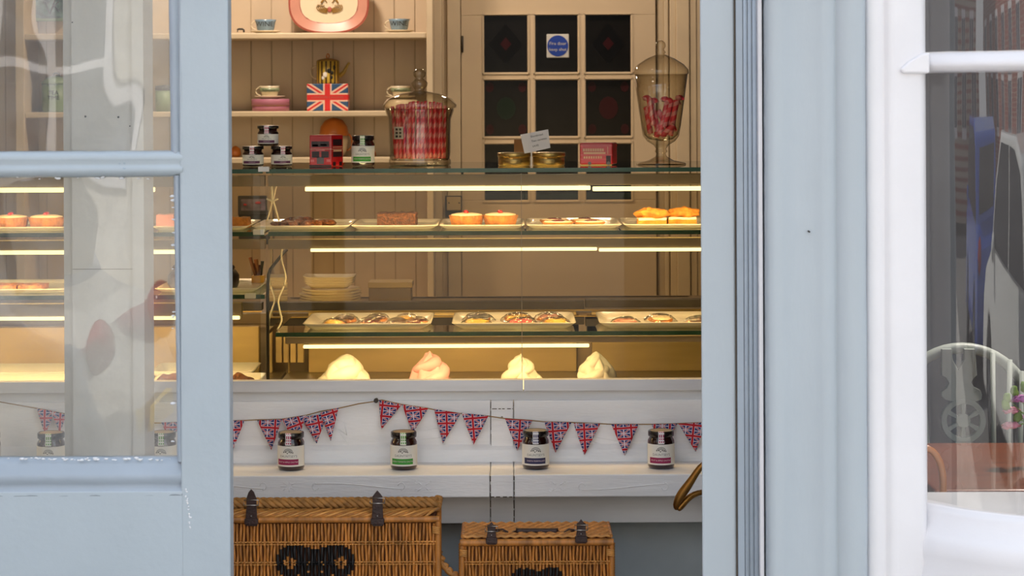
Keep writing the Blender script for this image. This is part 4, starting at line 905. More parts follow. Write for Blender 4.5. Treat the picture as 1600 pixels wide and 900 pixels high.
for k, (xa, za, xb, zb, b) in enumerate(CN):
    yo = Ya_+.016*math.sin(k*2.1); pts = []
    for i in range(11):
        u = i/10; pts.append((p.x+(xa+(xb-xa)*u)*s, yo+.008*math.sin(k)*u, zt_+(za+(zb-za)*u)*s))
    # crook
    dx = (xb-xa); sg_ = 1 if k % 2 else -1
    if k in (0, 1, 2, 3, 8, 11):
        for i in range(1, 8): a = PI*i/7; pts.append((p.x+(xb+sg_*(4-4*math.cos(a)))*s, yo+.008*math.sin(k), zt_+(zb+4*math.sin(a))*s))
    tag(MB().tube(pts, .0075, 8).build('candy_cane', 'candy'), 'pink candy cane in the apothecary jar, '+wd[k], 'candy', 'candy canes in the apothecary jar')

# ================================================================== TINS ON THE TOP GLASS
def P2(px, py, Y): q = P(px, py, Y); return q.x, q.z
Yb2 = 5.60; t = thing('bus_tin', 'tall red bus-shaped money tin seen from its front corner, beside the green-banded jar', 'tin', (XX(510, Yb2), Yb2+.03, zt_))
f0, f1 = XX(484, Yb2), XX(518.5, Yb2); r1 = XX(537, Yb2+.035); zt2_ = ZZ(211, Yb2, 510); D = .055
m = MB().prism([(f0, Yb2), (f1, Yb2), (r1, Yb2+.035), (r1-.02, Yb2+.075), (f0+.012, Yb2+.05)], zt_, zt2_, 0, 'Z'); m.build('body', 'tin_red', t, bevel=.003)
HB = zt2_-zt_; W_ = f1-f0
def fr(a, b, c_, d, mi, yo=.0008): return (f0+W_*a, f0+W_*b, Yb2-yo, Yb2+.001, zt_+HB*c_, zt_+HB*d, mi)
m = MB()
for q in ((.1, .9, .62, .80, 0), (.12, .45, .28, .48, 0), (.55, .88, .28, .48, 0), (.06, .22, .14, .22, 1), (.78, .94, .14, .22, 1), (.3, .7, .50, .55, 1), (.14, .4, .64, .70, 3), (.5, .8, .66, .71, 3)): m.box(*fr(*q))
m.box(*fr(.0, 1, .545, .558, 2)); m.box(*fr(.34, .66, .08, .30, 3)); m.box(*fr(0, 1, 0, .05, 0)); m.build('printed_front', ['tin_dark', 'tin_pink', 'tin_cream', 'tin_grey'], t)
e = Vector((r1-f1, .035, 0)); nrm = Vector((e.y, -e.x, 0)).normalized()*.0008
m = MB()
def quad(a, b, c_, d, mi):
    o = Vector((f1, Yb2, zt_)); k0 = len(m.v)
    for u, v in ((a, c_), (b, c_), (b, d), (a, d)): m.v.append(tuple(o+e*u+Vector((0, 0, HB*v))+nrm))
    m.face((k0, k0+1, k0+2, k0+3), mi)
for q in ((.12, .88, .66, .86, 0), (.12, .88, .30, .46, 0), (.0, 1, .54, .555, 1), (.1, .9, .60, .62, 1), (.12, .35, .02, .14, 0), (.65, .88, .02, .14, 0), (.15, .85, .47, .52, 1)): quad(*q)
m.build('printed_side', ['tin_dark', 'tin_cream'], t)
# second bus tin (side view)
Y2 = 5.60; t = thing('bus_tin', 'red double-decker bus tin lying lengthways, right of the gold tins', 'tin', (XX(935, Y2), Y2+.03, zt_))
a0, a1 = XX(906.5, Y2), XX(958, Y2); e1 = XX(965, Y2+.05); zh = ZZ(223, Y2, 930)
MB().prism([(a0, Y2), (a1, Y2), (e1, Y2+.05), (a0+.01, Y2+.05)], zt_+.002, zh, 0, 'Z').build('body', 'tin_red', t, bevel=.003)
W_, HB = a1-a0, zh-zt_
def fr2(a, b, c_, d, mi): return (a0+W_*a, a0+W_*b, Y2-.0007, Y2+.001, zt_+HB*c_, zt_+HB*d, mi)
m = MB()
for k in range(9): m.box(*fr2(.1+k*.072, .155+k*.072, .62, .74, 1)); m.box(*fr2(.12+k*.072, .165+k*.072, .30, .40, 1)) if k < 8 else None
m.box(*fr2(.12, .78, .50, .58, 1)); m.box(*fr2(0, 1, .45, .47, 2)); m.box(*fr2(0, 1, .85, .87, 2)); m.box(*fr2(.84, .86, .5, .82, 1)); m.box(*fr2(.80, .94, .04, .42, 0)); m.box(*fr2(0, .85, .26, .275, 2))
for q in (.30, .87): m.prism([(a0+W_*q+.0045*math.cos(u*PI/8), zt_+.005+.0045*math.sin(u*PI/8)) for u in range(16)], Y2-.0012, Y2+.001, 3)
m.build('printed_side', ['tin_dark', 'tin_cream', 'tin_pink', 'tin_grey'], t)
bx(a0+.002, a1-.002, Y2+.001, Y2+.04, zt_, zt_+.002).build('base', 'gold', t)
for px, lab in ((803.5, 'round gold tin left of the price card stick'), (857.5, 'round gold tin right of the price card stick')):
    Y = 5.60; p = P(px, 258, Y); s = Y/F; c = (p.x, Y, zt_); t = thing('gold_tin', lab, 'tin', c, 'gold tins')
    lath([(24*s, 0), (25*s, 1*s), (25*s, 15*s), (.0001, 15*s)], c, 'tin_body', 'gold', t)
    lath([(25.6*s, 14*s), (26*s, 14.5*s), (26*s, 19.5*s), (25*s, 20.5*s), (24*s, 20*s), (.0001, 20*s)], c, 'lid', 'gold', t)
    rad = 25.3*s; MB().text('TRADITIONAL SHORTBREAD', 4.2*s, lambda a, b: (c[0]+rad*math.cos(-PI/2+.35+a/rad), c[1]+rad*math.sin(-PI/2+.35+a/rad), zt_+7*s+b)).build('lettering', 'gold_dark', t)
Y = 5.74; tag(bx(XX(804, Y), XX(826, Y), Y, Y+.04, zt_, ZZ(218, Y, 815)).build('brown_carton', 'brown_box', bevel=.001), 'small brown carton behind the left gold tin', 'box')
Y = 5.555; t = thing('price_card', 'tilted white price card standing against the gold tins', 'card', (XX(831, Y), Y, zt_))
cor = [P(819.5, 240, Y), P(860, 231, Y), P(856.5, 202, Y), P(813, 210.5, Y)]
m = MB().prism([(q.x, q.z) for q in cor], Y, Y+.0008); m.build('card', 'card_white', t)
cx, cz = sum(q.x for q in cor)/4, sum(q.z for q in cor)/4; an = math.atan2(cor[1].z-cor[0].z, cor[1].x-cor[0].x)
m = MB()
for txt, xo, zo in (('Shortbread', -.011, .014), ('Two varieties', -.011, .002), ('£4.95', -.011, -.011)):
    m.text(txt, .0072, (lambda xo, zo: lambda a, b: (cx+(xo+a)*math.cos(an)-(zo+b)*math.sin(an), Y-.0006, cz+(xo+a)*math.sin(an)+(zo+b)*math.cos(an)))(xo, zo), align='LEFT')
m.build('lettering', 'label_black', t)
bx(XX(830.2, Y+.0015), XX(831.8, Y+.0015), Y+.001, Y+.0025, zt_, cz).build('stick', 'tag_white', t)

# ================================================================== BUNTING
Yn = 5.335; bt = thing('bunting', 'string of Union Jack pennants pinned along the white counter front', 'bunting', (XX(600, Yn), Yn, ZZ(710, Yn)))
line = [(-60, 618), (0, 628), (57, 638), (104, 647), (180, 660), (250, 661), (340, 658), (383, 657), (402, 656), (440, 655), (478, 649), (500, 643), (529, 638), (560, 631), (587, 627)]
line2 = [(587, 626), (597, 625), (628, 632), (668, 638), (678, 640), (718, 646), (762, 650), (789, 654), (830, 657), (850, 659), (892, 660), (937, 662), (955, 663), (997, 663), (1018, 663), (1057, 662), (1102, 660), (1150, 656)]
m = MB(); m.tube([P(a, b, Yn+.001) for a, b in line], .0016, 6); m.tube([P(a, b, Yn+.001) for a, b in line2], .0016, 6)
m.build('string', 'twine', bt)
p = P(588, 625, Yn); m = MB().tube([p+Vector((0, -.012, 0)), p+Vector((0, .014, 0))], .0035, 10); m.tube([p+Vector((0, -.013, 0)), p+Vector((0, -.009, 0))], .006, 10); m.build('nail', 'dark_metal', bt)
flags = [((57, 638), (86, 643), (71, 680)), ((80, 642), (104, 648), (94, 676)), ((252, 660), (282, 660), (269, 692)), ((340, 658), (382, 657), (362, 709)), ((402, 657), (441, 655), (424, 703)), ((441, 655), (478, 649), (463, 698)),
         ((470, 652), (512, 646), (495, 693)), ((500, 645), (529, 637), (517, 689)), ((592, 625), (628, 632), (596, 671)), ((628, 632), (669, 638), (645, 677)), ((678, 639), (720, 646), (692, 693)), ((721, 645), (763, 650), (740, 695)),
         ((789, 654), (832, 657), (808, 704)), ((850, 659), (893, 660), (868, 707)), ((896, 661), (938, 662), (913, 711)), ((955, 663), (998, 663), (976, 712)), ((1018, 663), (1058, 662), (1037, 706)), ((1060, 662), (1103, 660), (1087, 706)), ((1106, 660), (1148, 656), (1128, 704))]
for i, (A_, B_, C_) in enumerate(flags):
    n = 8; m = MB(); yo = Yn-.002-(.002 if i % 2 else 0); rot = random.uniform(-.12, .12); off = random.random()
    if 5 <= i <= 7: rot -= .25
    a, b, c = P(*A_, yo), P(*B_, yo), P(*C_, yo)
    idx = {}
    for r_ in range(n+1):
        for k in range(n+1-r_):
            u, v = k/n, r_/n; q = a+(b-a)*u+(c-a)*v
            bul = .005*math.sin(PI*v*1.0)*math.sin(6*u+i)+.002*v; idx[(k, r_)] = len(m.v); m.v.append((q.x, yo-abs(bul), q.z))
    def uvof(k): 
        q = Vector(m.v[k]); X_, Z_ = q.x-a.x, q.z-a.z; X_, Z_ = X_*math.cos(rot)-Z_*math.sin(rot), X_*math.sin(rot)+Z_*math.cos(rot)
        return (X_/.0375+off, Z_/.026+off*2+.5)
    fs = []
    for r_ in range(n):
        for k in range(n-r_):
            fs.append((idx[(k, r_)], idx[(k, r_+1)], idx[(k+1, r_)]))
            if k < n-r_-1: fs.append((idx[(k+1, r_)], idx[(k, r_+1)], idx[(k+1, r_+1)]))
    for f in fs: m.face(f, 0, [uvof(q) for q in f], True)
    o = m.build('pennant', 'flag_cloth', bt); md = o.modifiers.new('solid', 'SOLIDIFY'); md.thickness = .0006; md.offset = 0

# ================================================================== WICKER HAMPERS
def hamper(label, pl, pr, pt, Yf, Yk, ptb, ecx, ecy, esc, straps, bands, rod_h, handle=False):
    x0, x1 = XX(pl, Yf), XX(pr, Yf); zt = ZZ(pt, Yf, (pl+pr)/2); s = Yf/F
    t = thing('wicker_hamper', label, 'hamper', ((x0+x1)/2, (Yf+Yk)/2, 0), 'wicker hampers under the counter ledge')
    ex, ez = XX(ecx, Yf), ZZ(ecy, Yf, ecx)
    def emb(x, z):
        u, v = (x-ex)/s/esc, -(z-ez)/s/esc      # pixels from the centre between the volutes, v downwards
        for sg_ in (-1, 1):
            d = math.hypot(u-sg_*40, v); 
            if d < 9 and not (abs(u-sg_*40) < 1.6): return False
            if math.hypot(u-sg_*40, (v+1)*.8) < 21: return not (8.5 < math.hypot(u-sg_*34, v-2) < 9.5 and False)
        if abs(u) < 42 and -24+3*math.cos(u*.12) < v < -5: return True
        if abs(u) < 24 and -6 <= v < 60: return not (abs(abs(u)-11-3*math.sin(v*.25)) < 1.3)
        if abs(u) < 34 and 60 <= v < 74: return True
        return False
    body = MB().box(x0+.012, x1-.012, Yf+.012, Yk-.006, .005, zt-.012, 0)
    sp_ = 5.3*s; n = int((x1-x0-.01)/sp_); rr = sp_*.42; zr = zt-12*s
    zs_ = [zr-i*.004 for i in range(int((zr-.02)/.004)+1)]
    zs_ = [z for z in zs_ if z > .30]
    zs_ += [.02]
    for k in range(n+1):
        x = x0+.006+k*(x1-x0-.012)/n; jit = random.uniform(-1, 1); b = len(body.v); K = 6
        for i, z in enumerate(zs_):
            bd = (z-zr)/.001*.0; xo = .0011*math.sin(z*70+jit*3)*.8; yo = Yf+.008+.0022*math.cos((zr-z)/(bands[1]*s)*2*PI+(PI if k % 2 else 0))
            for q in range(K): a = 2*PI*q/K; body.v.append((x+xo+rr*math.cos(a), yo+rr*math.sin(a), z))
        for i in range(len(zs_)-1):
            mi = 2 if emb(x, (zs_[i]+zs_[i+1])/2) else 1
            for q in range(K): q2 = (q+1) % K; body.face((b+i*K+q, b+(i+1)*K+q, b+(i+1)*K+q2, b+i*K+q2), mi, None, True)
    # sides
    for xx in (x0+.006, x1-.006):
        for k in range(int((Yk-Yf)/sp_)):
            y = Yf+.012+k*sp_; body.tube([(xx, y, .02), (xx, y, zt-.01)], rr, 6, 1)
    # twined bands
    z = ZZ(bands[0], Yf, (pl+pr)/2)
    while z > .04:
        for dz, ph in ((.0028, 0), (-.0028, PI)):
            seg = []; N = n*4
            for i in range(N+1):
                xx = x0+.006+(x1-x0-.012)*i/N; seg.append((xx, Yf+.004+.003*math.cos(i*PI/2+ph), z+dz))
            b = len(body.v); K = 5
            for p_ in seg:
                for q in range(K): a = 2*PI*q/K; body.v.append((p_[0], p_[1]+.0019*math.cos(a), p_[2]+.0019*math.sin(a)))
            for i in range(N):
                mi = 2 if emb(seg[i][0], seg[i][2]) else 3
                for q in range(K): q2 = (q+1) % K; body.face((b+i*K+q, b+i*K+q2, b+(i+1)*K+q2, b+(i+1)*K+q), mi, None, True)
        z -= bands[1]*s
    # wrapped top rod and corner posts
    rh = rod_h*s/2; N = int((x1-x0)/.0032)
    body.tube([(x0+(x1-x0)*i/(N*2), Yf+.004, zt-rh) for i in range(N*2+1)], [rh*(1.0 if i % 2 else .86) for i in range(N*2+1)], 10, 1)
    for xx in (x0+.004, x1-.004):
        N2 = int((zt-.02)/.006); body.tube([(xx, Yf+.006, .02+(zt-.03)*i/(N2*2)) for i in range(N2*2+1)], [.0075*(1 if i % 2 else .84) for i in range(N2*2+1)], 8, 1)
        for kz in range(4): body.tube([(xx-.012 if xx > x0+.1 else xx-.004, Yf-.001, zt-.024-.004*kz), (xx+.004 if xx > x0+.1 else xx+.012, Yf-.003, zt-.026-.004*kz)], .0022, 6, 3)
    body.build('basket', ['wicker_dark', 'wicker', 'wicker_black', 'wicker_light'], t)
    # lid: plaited rim and slanted canes
    zb_ = ZZ(ptb, Yk, (pl+pr)/2); lid = MB().box(x0+.01, x1-.01, Yf+.01, Yk, zt-.01, zt-.001, 0)
    if not handle:
        for st_ in range(5):
            N = 300; lid.tube([(x0+(x1-.008-x0)*i/N, Yf+.085+.014*math.cos(i*.15+st_*2*PI/5), zt+.013+.0085*math.sin(i*.15+st_*2*PI/5)) for i in range(N+1)], .0056, 7, 1)
        for st_ in range(3):
            N = 60; lid.tube([(x1-.010+.006*math.cos(i*.5+st_*2.1), Yf+.10+(Yk-Yf-.1)*i/N, zt-.002+.004*math.sin(i*.5+st_*2.1)) for i in range(N+1)], .005, 7, 1)
        L = x1-x0; N = int(L/.014)
        for k in range(-2, N+2):
            xa = max(x0, x0+k*.014); xb = min(x1-.004, xa+.07)
            if xa < x1-.02: lid.tube([(xa, Yf+.004, zt-.003), (xa+(xb-xa)*.3, Yf+.008, zt+.003), ((xa+xb)/2, Yf+.016, zt+.006), (xb, Yf+.05, zt+.0075)], .0029 if k % 2 else .0024, 6, 2 if k % 2 else 3)
        pass
    else:
        D = Yk-Yf; J = int(D/.0062)
        for j in range(J):
            y = Yf+.012+j*.0062; N = int((x1-x0)/.011)
            lid.tube([(x0+.006+(x1-x0-.012)*i/(2*N), y, zt+.003+.0018*math.cos(i*PI/2+j*PI/3)) for i in range(2*N+1)], .0036, 6, 2 if j % 3 == 0 else 1)
        for xx in (x0+.006, x1-.006): lid.tube([(xx, Yf+.01+D*i/40, zt+.003) for i in range(39)], [.005 if i % 2 else .0042 for i in range(39)], 7, 1)
    lid.build('lid', ['wicker_dark', 'straw' if not handle else 'wicker', 'wicker_light', 'wicker'], t)
    for (pc, pa, pb, wpx, pbk, plp) in straps:      # centre, tip y, bottom y, width, buckle y, loop y
        Y = Yf-.009; xc = XX(pc, Y); wv = wpx/2*s; Zq = lambda q: ZZ(q, Y, pc); lean = -4*s if not handle else 0
        stp = MB(); prof = []
        xo = 0
        prof = [(xc-wv*.85-lean*0, Zq(pb)), (xc-wv*.95, Zq(plp-6)), (xc-wv*.8, Zq(pbk+2)), (xc-wv*.82, Zq(pbk-10)), (xc-wv*.45, Zq(pa+5)), (xc, Zq(pa)), (xc+wv*.45, Zq(pa+5)), (xc+wv*.85, Zq(pbk-10)), (xc+wv*.85, Zq(pbk+2)), (xc+wv*.95, Zq(plp-6)), (xc+wv*.95, Zq(pb))]
        stp.prism(prof, Y-.0015, Y+.0015); S_ = stp.build('strap', 'leather', t, bevel=.001)
        k = MB(); zb1 = Zq(pbk); k.tube([(xc-wv*1.2, Y-.004, zb1), (xc+wv*1.2, Y-.004, zb1)], .0013, 8); k.tube([(xc+wv*1.2, Y-.004, zb1), (xc+wv*1.2, Y-.003, zb1+8*s), (xc-wv*1.2, Y-.003, zb1+8*s), (xc-wv*1.2, Y-.004, zb1)], .0013, 8); k.build('buckle', 'steel', S_)
        bx(xc-wv*1.1, xc+wv*1.1, Y-.006, Y+.004, Zq(plp+4), Zq(plp-5)).build('leather_loop', 'leather', S_, bevel=.0012)
        MB().blob((xc, Y-.003, Zq(plp-9)), .0018, .0015, .0018, n=8, k=5).build('rivet', 'steel', S_)
    if handle:
        Y = Yf+.05; g0, g1, gy = handle
        h = MB(); h.tube([P(g0+(g1-g0)*i/12, gy, Y) for i in range(13)], [.0075 if i in (0, 12) else .0068 for i in range(13)], 10, 0)
        h.tube([P(g0, gy+2, Y-.004), P((g0+g1)/2, gy+4, Y-.009), P(g1, gy+2, Y-.004)], .002, 6, 0)
        for a, b_ in ((g0, straps[0][0]+8), (g1, straps[1][0]-8)):
            h.tube([P(a, gy, Y), P(a+(b_-a)*.3, gy+3, Y), P(a+(b_-a)*.65, gy-3, Y), P(b_, gy-2, Y)], .0035, 8, 0, flat=.6)
            h.tube([P(a, gy+3, Y), P(a+(b_-a)*.2, gy+6, Y-.004), P(a+(b_-a)*.5, gy+1, Y), P(b_, gy, Y)], .0018, 6, 0)
        h.build('carry_handle', 'leather', t)
    return t, x1, zt
hp, xr_, zt1 = hamper('large wicker hamper with a straw-plaited lid edge and black scroll emblem', 295, 685, 807, 4.80, 5.02, 782, 490, 880, 1.0,
       [(391, 764, 822, 19, 789, 815), (588, 766, 822, 19, 786, 815)], (849.5, 31.5), 11)
hs, _, zt2q = hamper('small wicker hamper with a leather carry handle on its herringbone lid', 716.5, 957, 842, 4.85, 5.01, 821, 838, 907, .68,
       [(766, 815, 851, 16, 830, 845), (906, 811, 849, 17, 828, 843)], (880, 31), 12, handle=(806, 872, 830))
m = MB()
for st_ in range(2):
    N = 40; c = [(686, 862), (692, 880), (702, 892), (716, 902), (722, 925), (712, 950), (694, 962), (686, 972)]; pts = []
    for i in range(N+1):
        u = i/N*(len(c)-1); k = min(int(u), len(c)-2); f = u-k; q = P(c[k][0]*(1-f)+c[k+1][0]*f, c[k][1]*(1-f)+c[k+1][1]*f, 4.90)
        pts.append(q+Vector((.004*math.cos(i*.9+st_*PI), 0, .004*math.sin(i*.9+st_*PI))))
    m.tube(pts, .0058, 8)
m.build('side_handle', 'wicker_light', hp)

# ================================================================== DRESSER (back wall shelves)
Yd = 8.30; dr = thing('dresser', 'cream painted dresser shelves against the boarded back wall', 'dresser', (XX(350, Yd), 8.4, 0))
sxa, sxb = XX(40, Yd), XX(668, Yd)
for pa, pb in ((51, 60.5), (173.5, 182.5)):
    bx(sxa, sxb, Yd, YB-.008, ZZ(pb, Yd, 520), ZZ(pa, Yd, 520)).build('shelf', 'cream_trim', dr, bevel=.004)
bx(sxb, XX(678, Yd), Yd-.01, YB-.008, 0, 2.3).build('side_post', 'cream_trim', dr, bevel=.003)
bx(XX(26, Yd), sxa, Yd-.01, YB-.008, 0, 2.3).build('side_post', 'cream_trim', dr, bevel=.003)
bx(XX(30, Yd), sxb, Yd-.25, YB-.008, ZZ(500, Yd), ZZ(484, Yd)).build('worktop', 'cream_trim', dr, bevel=.004)
bx(XX(30, Yd), sxb, Yd-.2, YB-.008, 0, ZZ(500, Yd)).build('base_cupboard', 'door_cream', dr)
zA, zB = ZZ(51, Yd, 520), ZZ(173.5, Yd, 520); Yo = 8.42; sc = Yo/F
def loft(rot): return None
def cup(label, px, zbase, mt, dia=33, h=20, handle=-1, word='WINE', saucer=True, sauc_mt='porcelain_cream', grp=None, Yq=Yo, band=None, name='teacup'):
    x = P(px, 60, Yq).x; q = Yq/F; z = zbase
    if saucer:
        o = tag(MB().lathe([(12*q, 0), (14*q, 1*q), (24*q, 4*q), (23.5*q, 4.8*q), (12*q, 2*q), (.0001, 2*q)], (x, Yq, z), 40).build('saucer', sauc_mt), label.replace('cup', 'saucer', 1)+', under its cup', 'saucer', None); z += 2.1*q
    c = (x, Yq, z); t = thing(name, label, 'cup', c, grp); r = dia/2*q
    MB().lathe([(r*.5, 0), (r*.72, 1.5*q), (r*.82, h*.3*q), (r*.93, h*.8*q), (r*1.03, h*q), (r*.98, h*q), (r*.78, h*.3*q), (.0001, 3*q)], c, 40).build('cup_body', mt, t)
    m = MB(); m.tube([Vector((x+handle*(r*.9+7.5*q*math.sin(a)), Yq, z+h*.55*q+6.5*q*math.cos(a))) for a in [PI*i/10 for i in range(11)]], 1.1*q, 8); m.build('cup_handle', 'porcelain_cream', t)
    rad = r*.96
    if band: MB().lathe([(r*.975, h*.5*q), (r*1.02, h*.82*q)], c, 40).build('green_band', band, t)
    if word: MB().text(word, 10.5*q if not band else 5.5*q, lambda a, b: (x+(rad+.004)*math.sin(a/rad), Yq-(rad+.004)*math.cos(a/rad), z+h*.62*q+b)).build('lettering', 'cup_black', t)
    return t
cup('pale blue cup lettered WINE, left of the pink platter', 415, zA, 'cup_blue', word='WINE')
cup('pale blue cup lettered WINE, right of the pink platter', 624, zA, 'cup_blue', word='WINE')
Yw2 = 8.46; q = Yw2/F
t = thing('serving_platter', 'oval cream platter with a broad pink rim and a gold crab crest', 'platter', (P(514, 50, Yw2).x, Yw2, zA))
cx, cz = P(514, 0, Yw2).x, zA+50*q
def sup(a, rx, rz, e=.78): c_, s_ = math.cos(a), math.sin(a); return (math.copysign(abs(c_)**e, c_)*rx, math.copysign(abs(s_)**e, s_)*rz)
def ovalring(rx0, rz0, y0, rx1, rz1, y1, m, mi, n=64, wav=0):
    b = len(m.v)
    for i in range(n):
        a = 2*PI*i/n; u = sup(a, rx0*(1+wav*math.cos(12*a)), rz0*(1+wav*math.cos(12*a))); v = sup(a, rx1, rz1); m.v += [(cx+u[0], y0, cz+u[1]), (cx+v[0], y1, cz+v[1])]
    for i in range(n): j = (i+1) % n; m.face((b+2*i, b+2*j, b+2*j+1, b+2*i+1), mi, None, True)
m = MB(); ovalring(63*q, 50*q, Yw2-.012, 60*q, 47*q, Yw2-.016, m, 1); ovalring(60*q, 47*q, Yw2-.016, 46*q, 34*q, Yw2-.004, m, 0); ovalring(46*q, 34*q, Yw2-.004, 44*q, 32*q, Yw2-.002, m, 1, wav=.02); ovalring(63*q, 50*q, Yw2-.012, 40*q, 30*q, Yw2+.01, m, 0)
m.build('rim', ['plate_pink', 'plate_rim'], t)
m = MB(); ovalring(45*q, 33*q, Yw2-.003, .001, .001, Yw2-.001, m, 0); ovalring(45*q, 33*q, Yw2-.0029, .001, .001, Yw2+.01, m, 0); m.build('well', 'porcelain_cream', t)
ecx, ecz = P(515, 13, Yw2-.006).x, P(515, 14, Yw2).z
m = MB()
for sg_ in (-1, 1):
    for k in range(5): m.tube([(ecx+sg_*(2+(18-2.7*k)*math.sin(a))*q, Yw2-.006, ecz+(-6+1.6*k+(8.5-1.2*k)*(1-math.cos(a)))*q) for a in [.1+i*.22 for i in range(10)]], .75*q, 5, 0)
    m.tube([(ecx+sg_*(13-9*u)*q, Yw2-.006, ecz+(9+6*math.sin(PI*u))*q) for u in [i/6 for i in range(7)]], [1.6*q, 1.5*q, 1.3*q, 1.2*q, 1*q, .8*q, .5*q], 6, 0)
m.blob((ecx, Yw2-.006, ecz-1*q), 3.6*q, 1*q, 4.6*q, m=1, n=10, k=6); m.build('crab_crest', ['emblem_gold', 'plate_rim'], t)
m = MB()
m.tube([P(371, 50, 8.4), P(371, 46.5, 8.4), P(373, 45.5, 8.4), P(379, 45.5, 8.4), P(381, 47, 8.4), P(381, 50.5, 8.4)], .004, 6); tag(m.build('black_clip', 'cup_black'), 'tiny black arched clip on the upper shelf by the door stile', 'clip')
# lower shelf
c = (P(423, 170, Yo).x, Yo, zB); q = sc
t = thing('cake_tin', 'round mauve-pink tin under the green-banded cup', 'tin', c)
lath([(29*q, 0), (29*q, 11*q), (.0001, 11*q)], c, 'tin_body', 'tin_mauve', t); lath([(29.6*q, 8.5*q), (29.8*q, 18*q), (28.5*q, 19*q), (.0001, 19*q)], c, 'lid', 'tin_mauve', t); lath([(29.9*q, 8.2*q), (30*q, 8.9*q)], c, 'gold_line', 'gold', t, capb=False, capt=False)
cup('cream teacup with a green band standing on the mauve-pink tin', 421, zB+19.1*q, 'porcelain_cream', 31, 18, -1, 'Balmoral', band='cup_green')
t = thing('bowl', 'upturned cream bowl behind the large candy jar, under the right teacup', 'bowl', (P(628, 170, Yo).x, Yo, zB)); cc = (P(628, 170, Yo).x, Yo, zB); lath([(27*q, 0), (26*q, 12*q), (24*q, 17*q), (.0001, 18*q)], cc, 'bowl_body', 'porcelain_cream', t)
cup('cream teacup with a green band partly behind the candy jar lid', 626, zB+18.1*q, 'porcelain_cream', 31, 18, -1, 'Balmoral', band='cup_green')
# union jack tin
Yu = 8.38; ux0, ux1 = XX(480.5, Yu), XX(545, Yu); uz = ZZ(131, Yu, 512)
t = thing('flag_tin', 'rectangular tin printed with a Union Jack, on the lower dresser shelf', 'tin', ((ux0+ux1)/2, Yu, zB))
MB().box(ux0, ux1, Yu, Yu+.09, zB, uz, 0, uvfront=True).build('body', 'flag_tin', t, bevel=.002)
MB().text('LONDON CALLING', .014, lambda a, b: ((ux0+ux1)/2+a, Yu-.001, (zB+uz)/2+b)).build('lettering', 'plate_rim', t)
# teapot on the tin
Yt2 = Yu+.045; q = Yt2/F; c = (P(512.5, 130, Yt2).x, Yt2, uz+.0005)
t = thing('teapot', 'yellow and black striped straight-sided teapot standing on the flag tin', 'teapot', c)
lath([(17*q, 0), (18*q, 2*q), (18*q, 34*q), (17*q, 36*q), (.0001, 36*q)], c, 'pot_body', 'pot_stripe', t); lath([(18.4*q, 35*q), (15*q, 37.5*q), (6*q, 39.5*q), (2.5*q, 40*q)], c, 'lid', 'gold', t)
m = MB(); m.tube([(c[0]+2.6*q*math.sin(a)*.8, c[1], c[2]+43*q-3.6*q*math.cos(a)) for a in [i*PI/5 for i in range(11)]], 1.1*q, 6); m.build('knob', 'orange_glaze', t)
m = MB(); m.tube([(c[0]+18*q, c[1], c[2]+12*q), (c[0]+25*q, c[1], c[2]+18*q), (c[0]+31*q, c[1], c[2]+30*q), (c[0]+34*q, c[1], c[2]+33*q)], [4*q, 3*q, 1.8*q, 1.6*q], 10); m.build('spout', 'pot_stripe', t)
m = MB(); m.tube([(c[0]-(17+10*math.sin(a))*q, c[1], c[2]+(18+10*math.cos(a))*q) for a in [i*PI/10 for i in range(11)]], 1.3*q, 8); m.build('pot_handle', 'porcelain_cream', t)
m = MB()
for dx, dz, r in ((-3, 14, 3.5), (-6, 9, 2.5), (3, 20, 3), (8, 17, 2.5), (11, 25, 3), (7, 10, 2.2)): 
    a = dx/18; m.blob((c[0]+18.2*q*math.sin(a), c[1]-18.2*q*math.cos(a), c[2]+dz*q), r*q, .6*q, r*1.3*q, m=0 if dx < 3 else 1, n=8, k=6)
m.build('printed_figure', ['porcelain', 'cup_black'], t)
# orange teapot lower, behind bus tin, standing on the case-height worktop shelf behind
Yg = 8.42; q = Yg/F; xg_ = P(522, 230, Yg).x; zg = ZZ(246, Yg, 520)
bx(sxa, sxb, Yd, YB-.008, ZZ(256, Yd, 520), ZZ(246, Yd, 520)).build('shelf', 'cream_trim', dr, bevel=.004)
t = thing('orange_teapot', 'round orange pot with a domed top and loop handle, behind the red bus tin', 'pot', (xg_, Yg, zg))
lath([(14*q, 0), (20*q, 10*q), (22*q, 26*q), (21.5*q, 34*q)], (xg_, Yg, zg), 'pot_body', 'porcelain_cream', t)
lath([(22.5*q, 34*q), (23*q, 37*q), (21*q, 48*q), (14*q, 58*q), (5*q, 61.5*q), (.0001, 62*q)], (xg_, Yg, zg), 'dome', 'orange_glaze', t, capb=False)
m = MB()
for u in range(-1, 2): m.tube([(xg_+u*14*q+7*q*math.cos(a), Yg-23*q+abs(u)*9*q, zg+34*q+5*q*math.sin(a)) for a in [i*PI/8 for i in range(9)]], .9*q, 6)
m.tube([(xg_+(20+8*math.sin(a))*q, Yg, zg+(24+13*math.cos(a))*q) for a in [i*PI/10 for i in range(11)]], 1.4*q, 8); m.build('loop_handle', 'orange_glaze', t)
# small orange things behind the chutney jar
p = P(583, 246, 8.42); tag(MB().blob((p.x, 8.42, zg+5*q), 5*q, 5*q, 6*q, n=14, k=8).build('orange_ornament', 'orange_glaze'), 'small orange ornament right of the chutney jar, on the dresser', 'ornament')
p = P(368, 246, 8.42); tag(MB().lathe([(6*q, 0), (9*q, 6*q), (8*q, 14*q), (3*q, 18*q), (.0001, 19*q)], (p.x, 8.42, zg), 20).build('orange_jar', 'orange_glaze'), 'orange jar at the door stile end of the dresser shelf', 'jar')
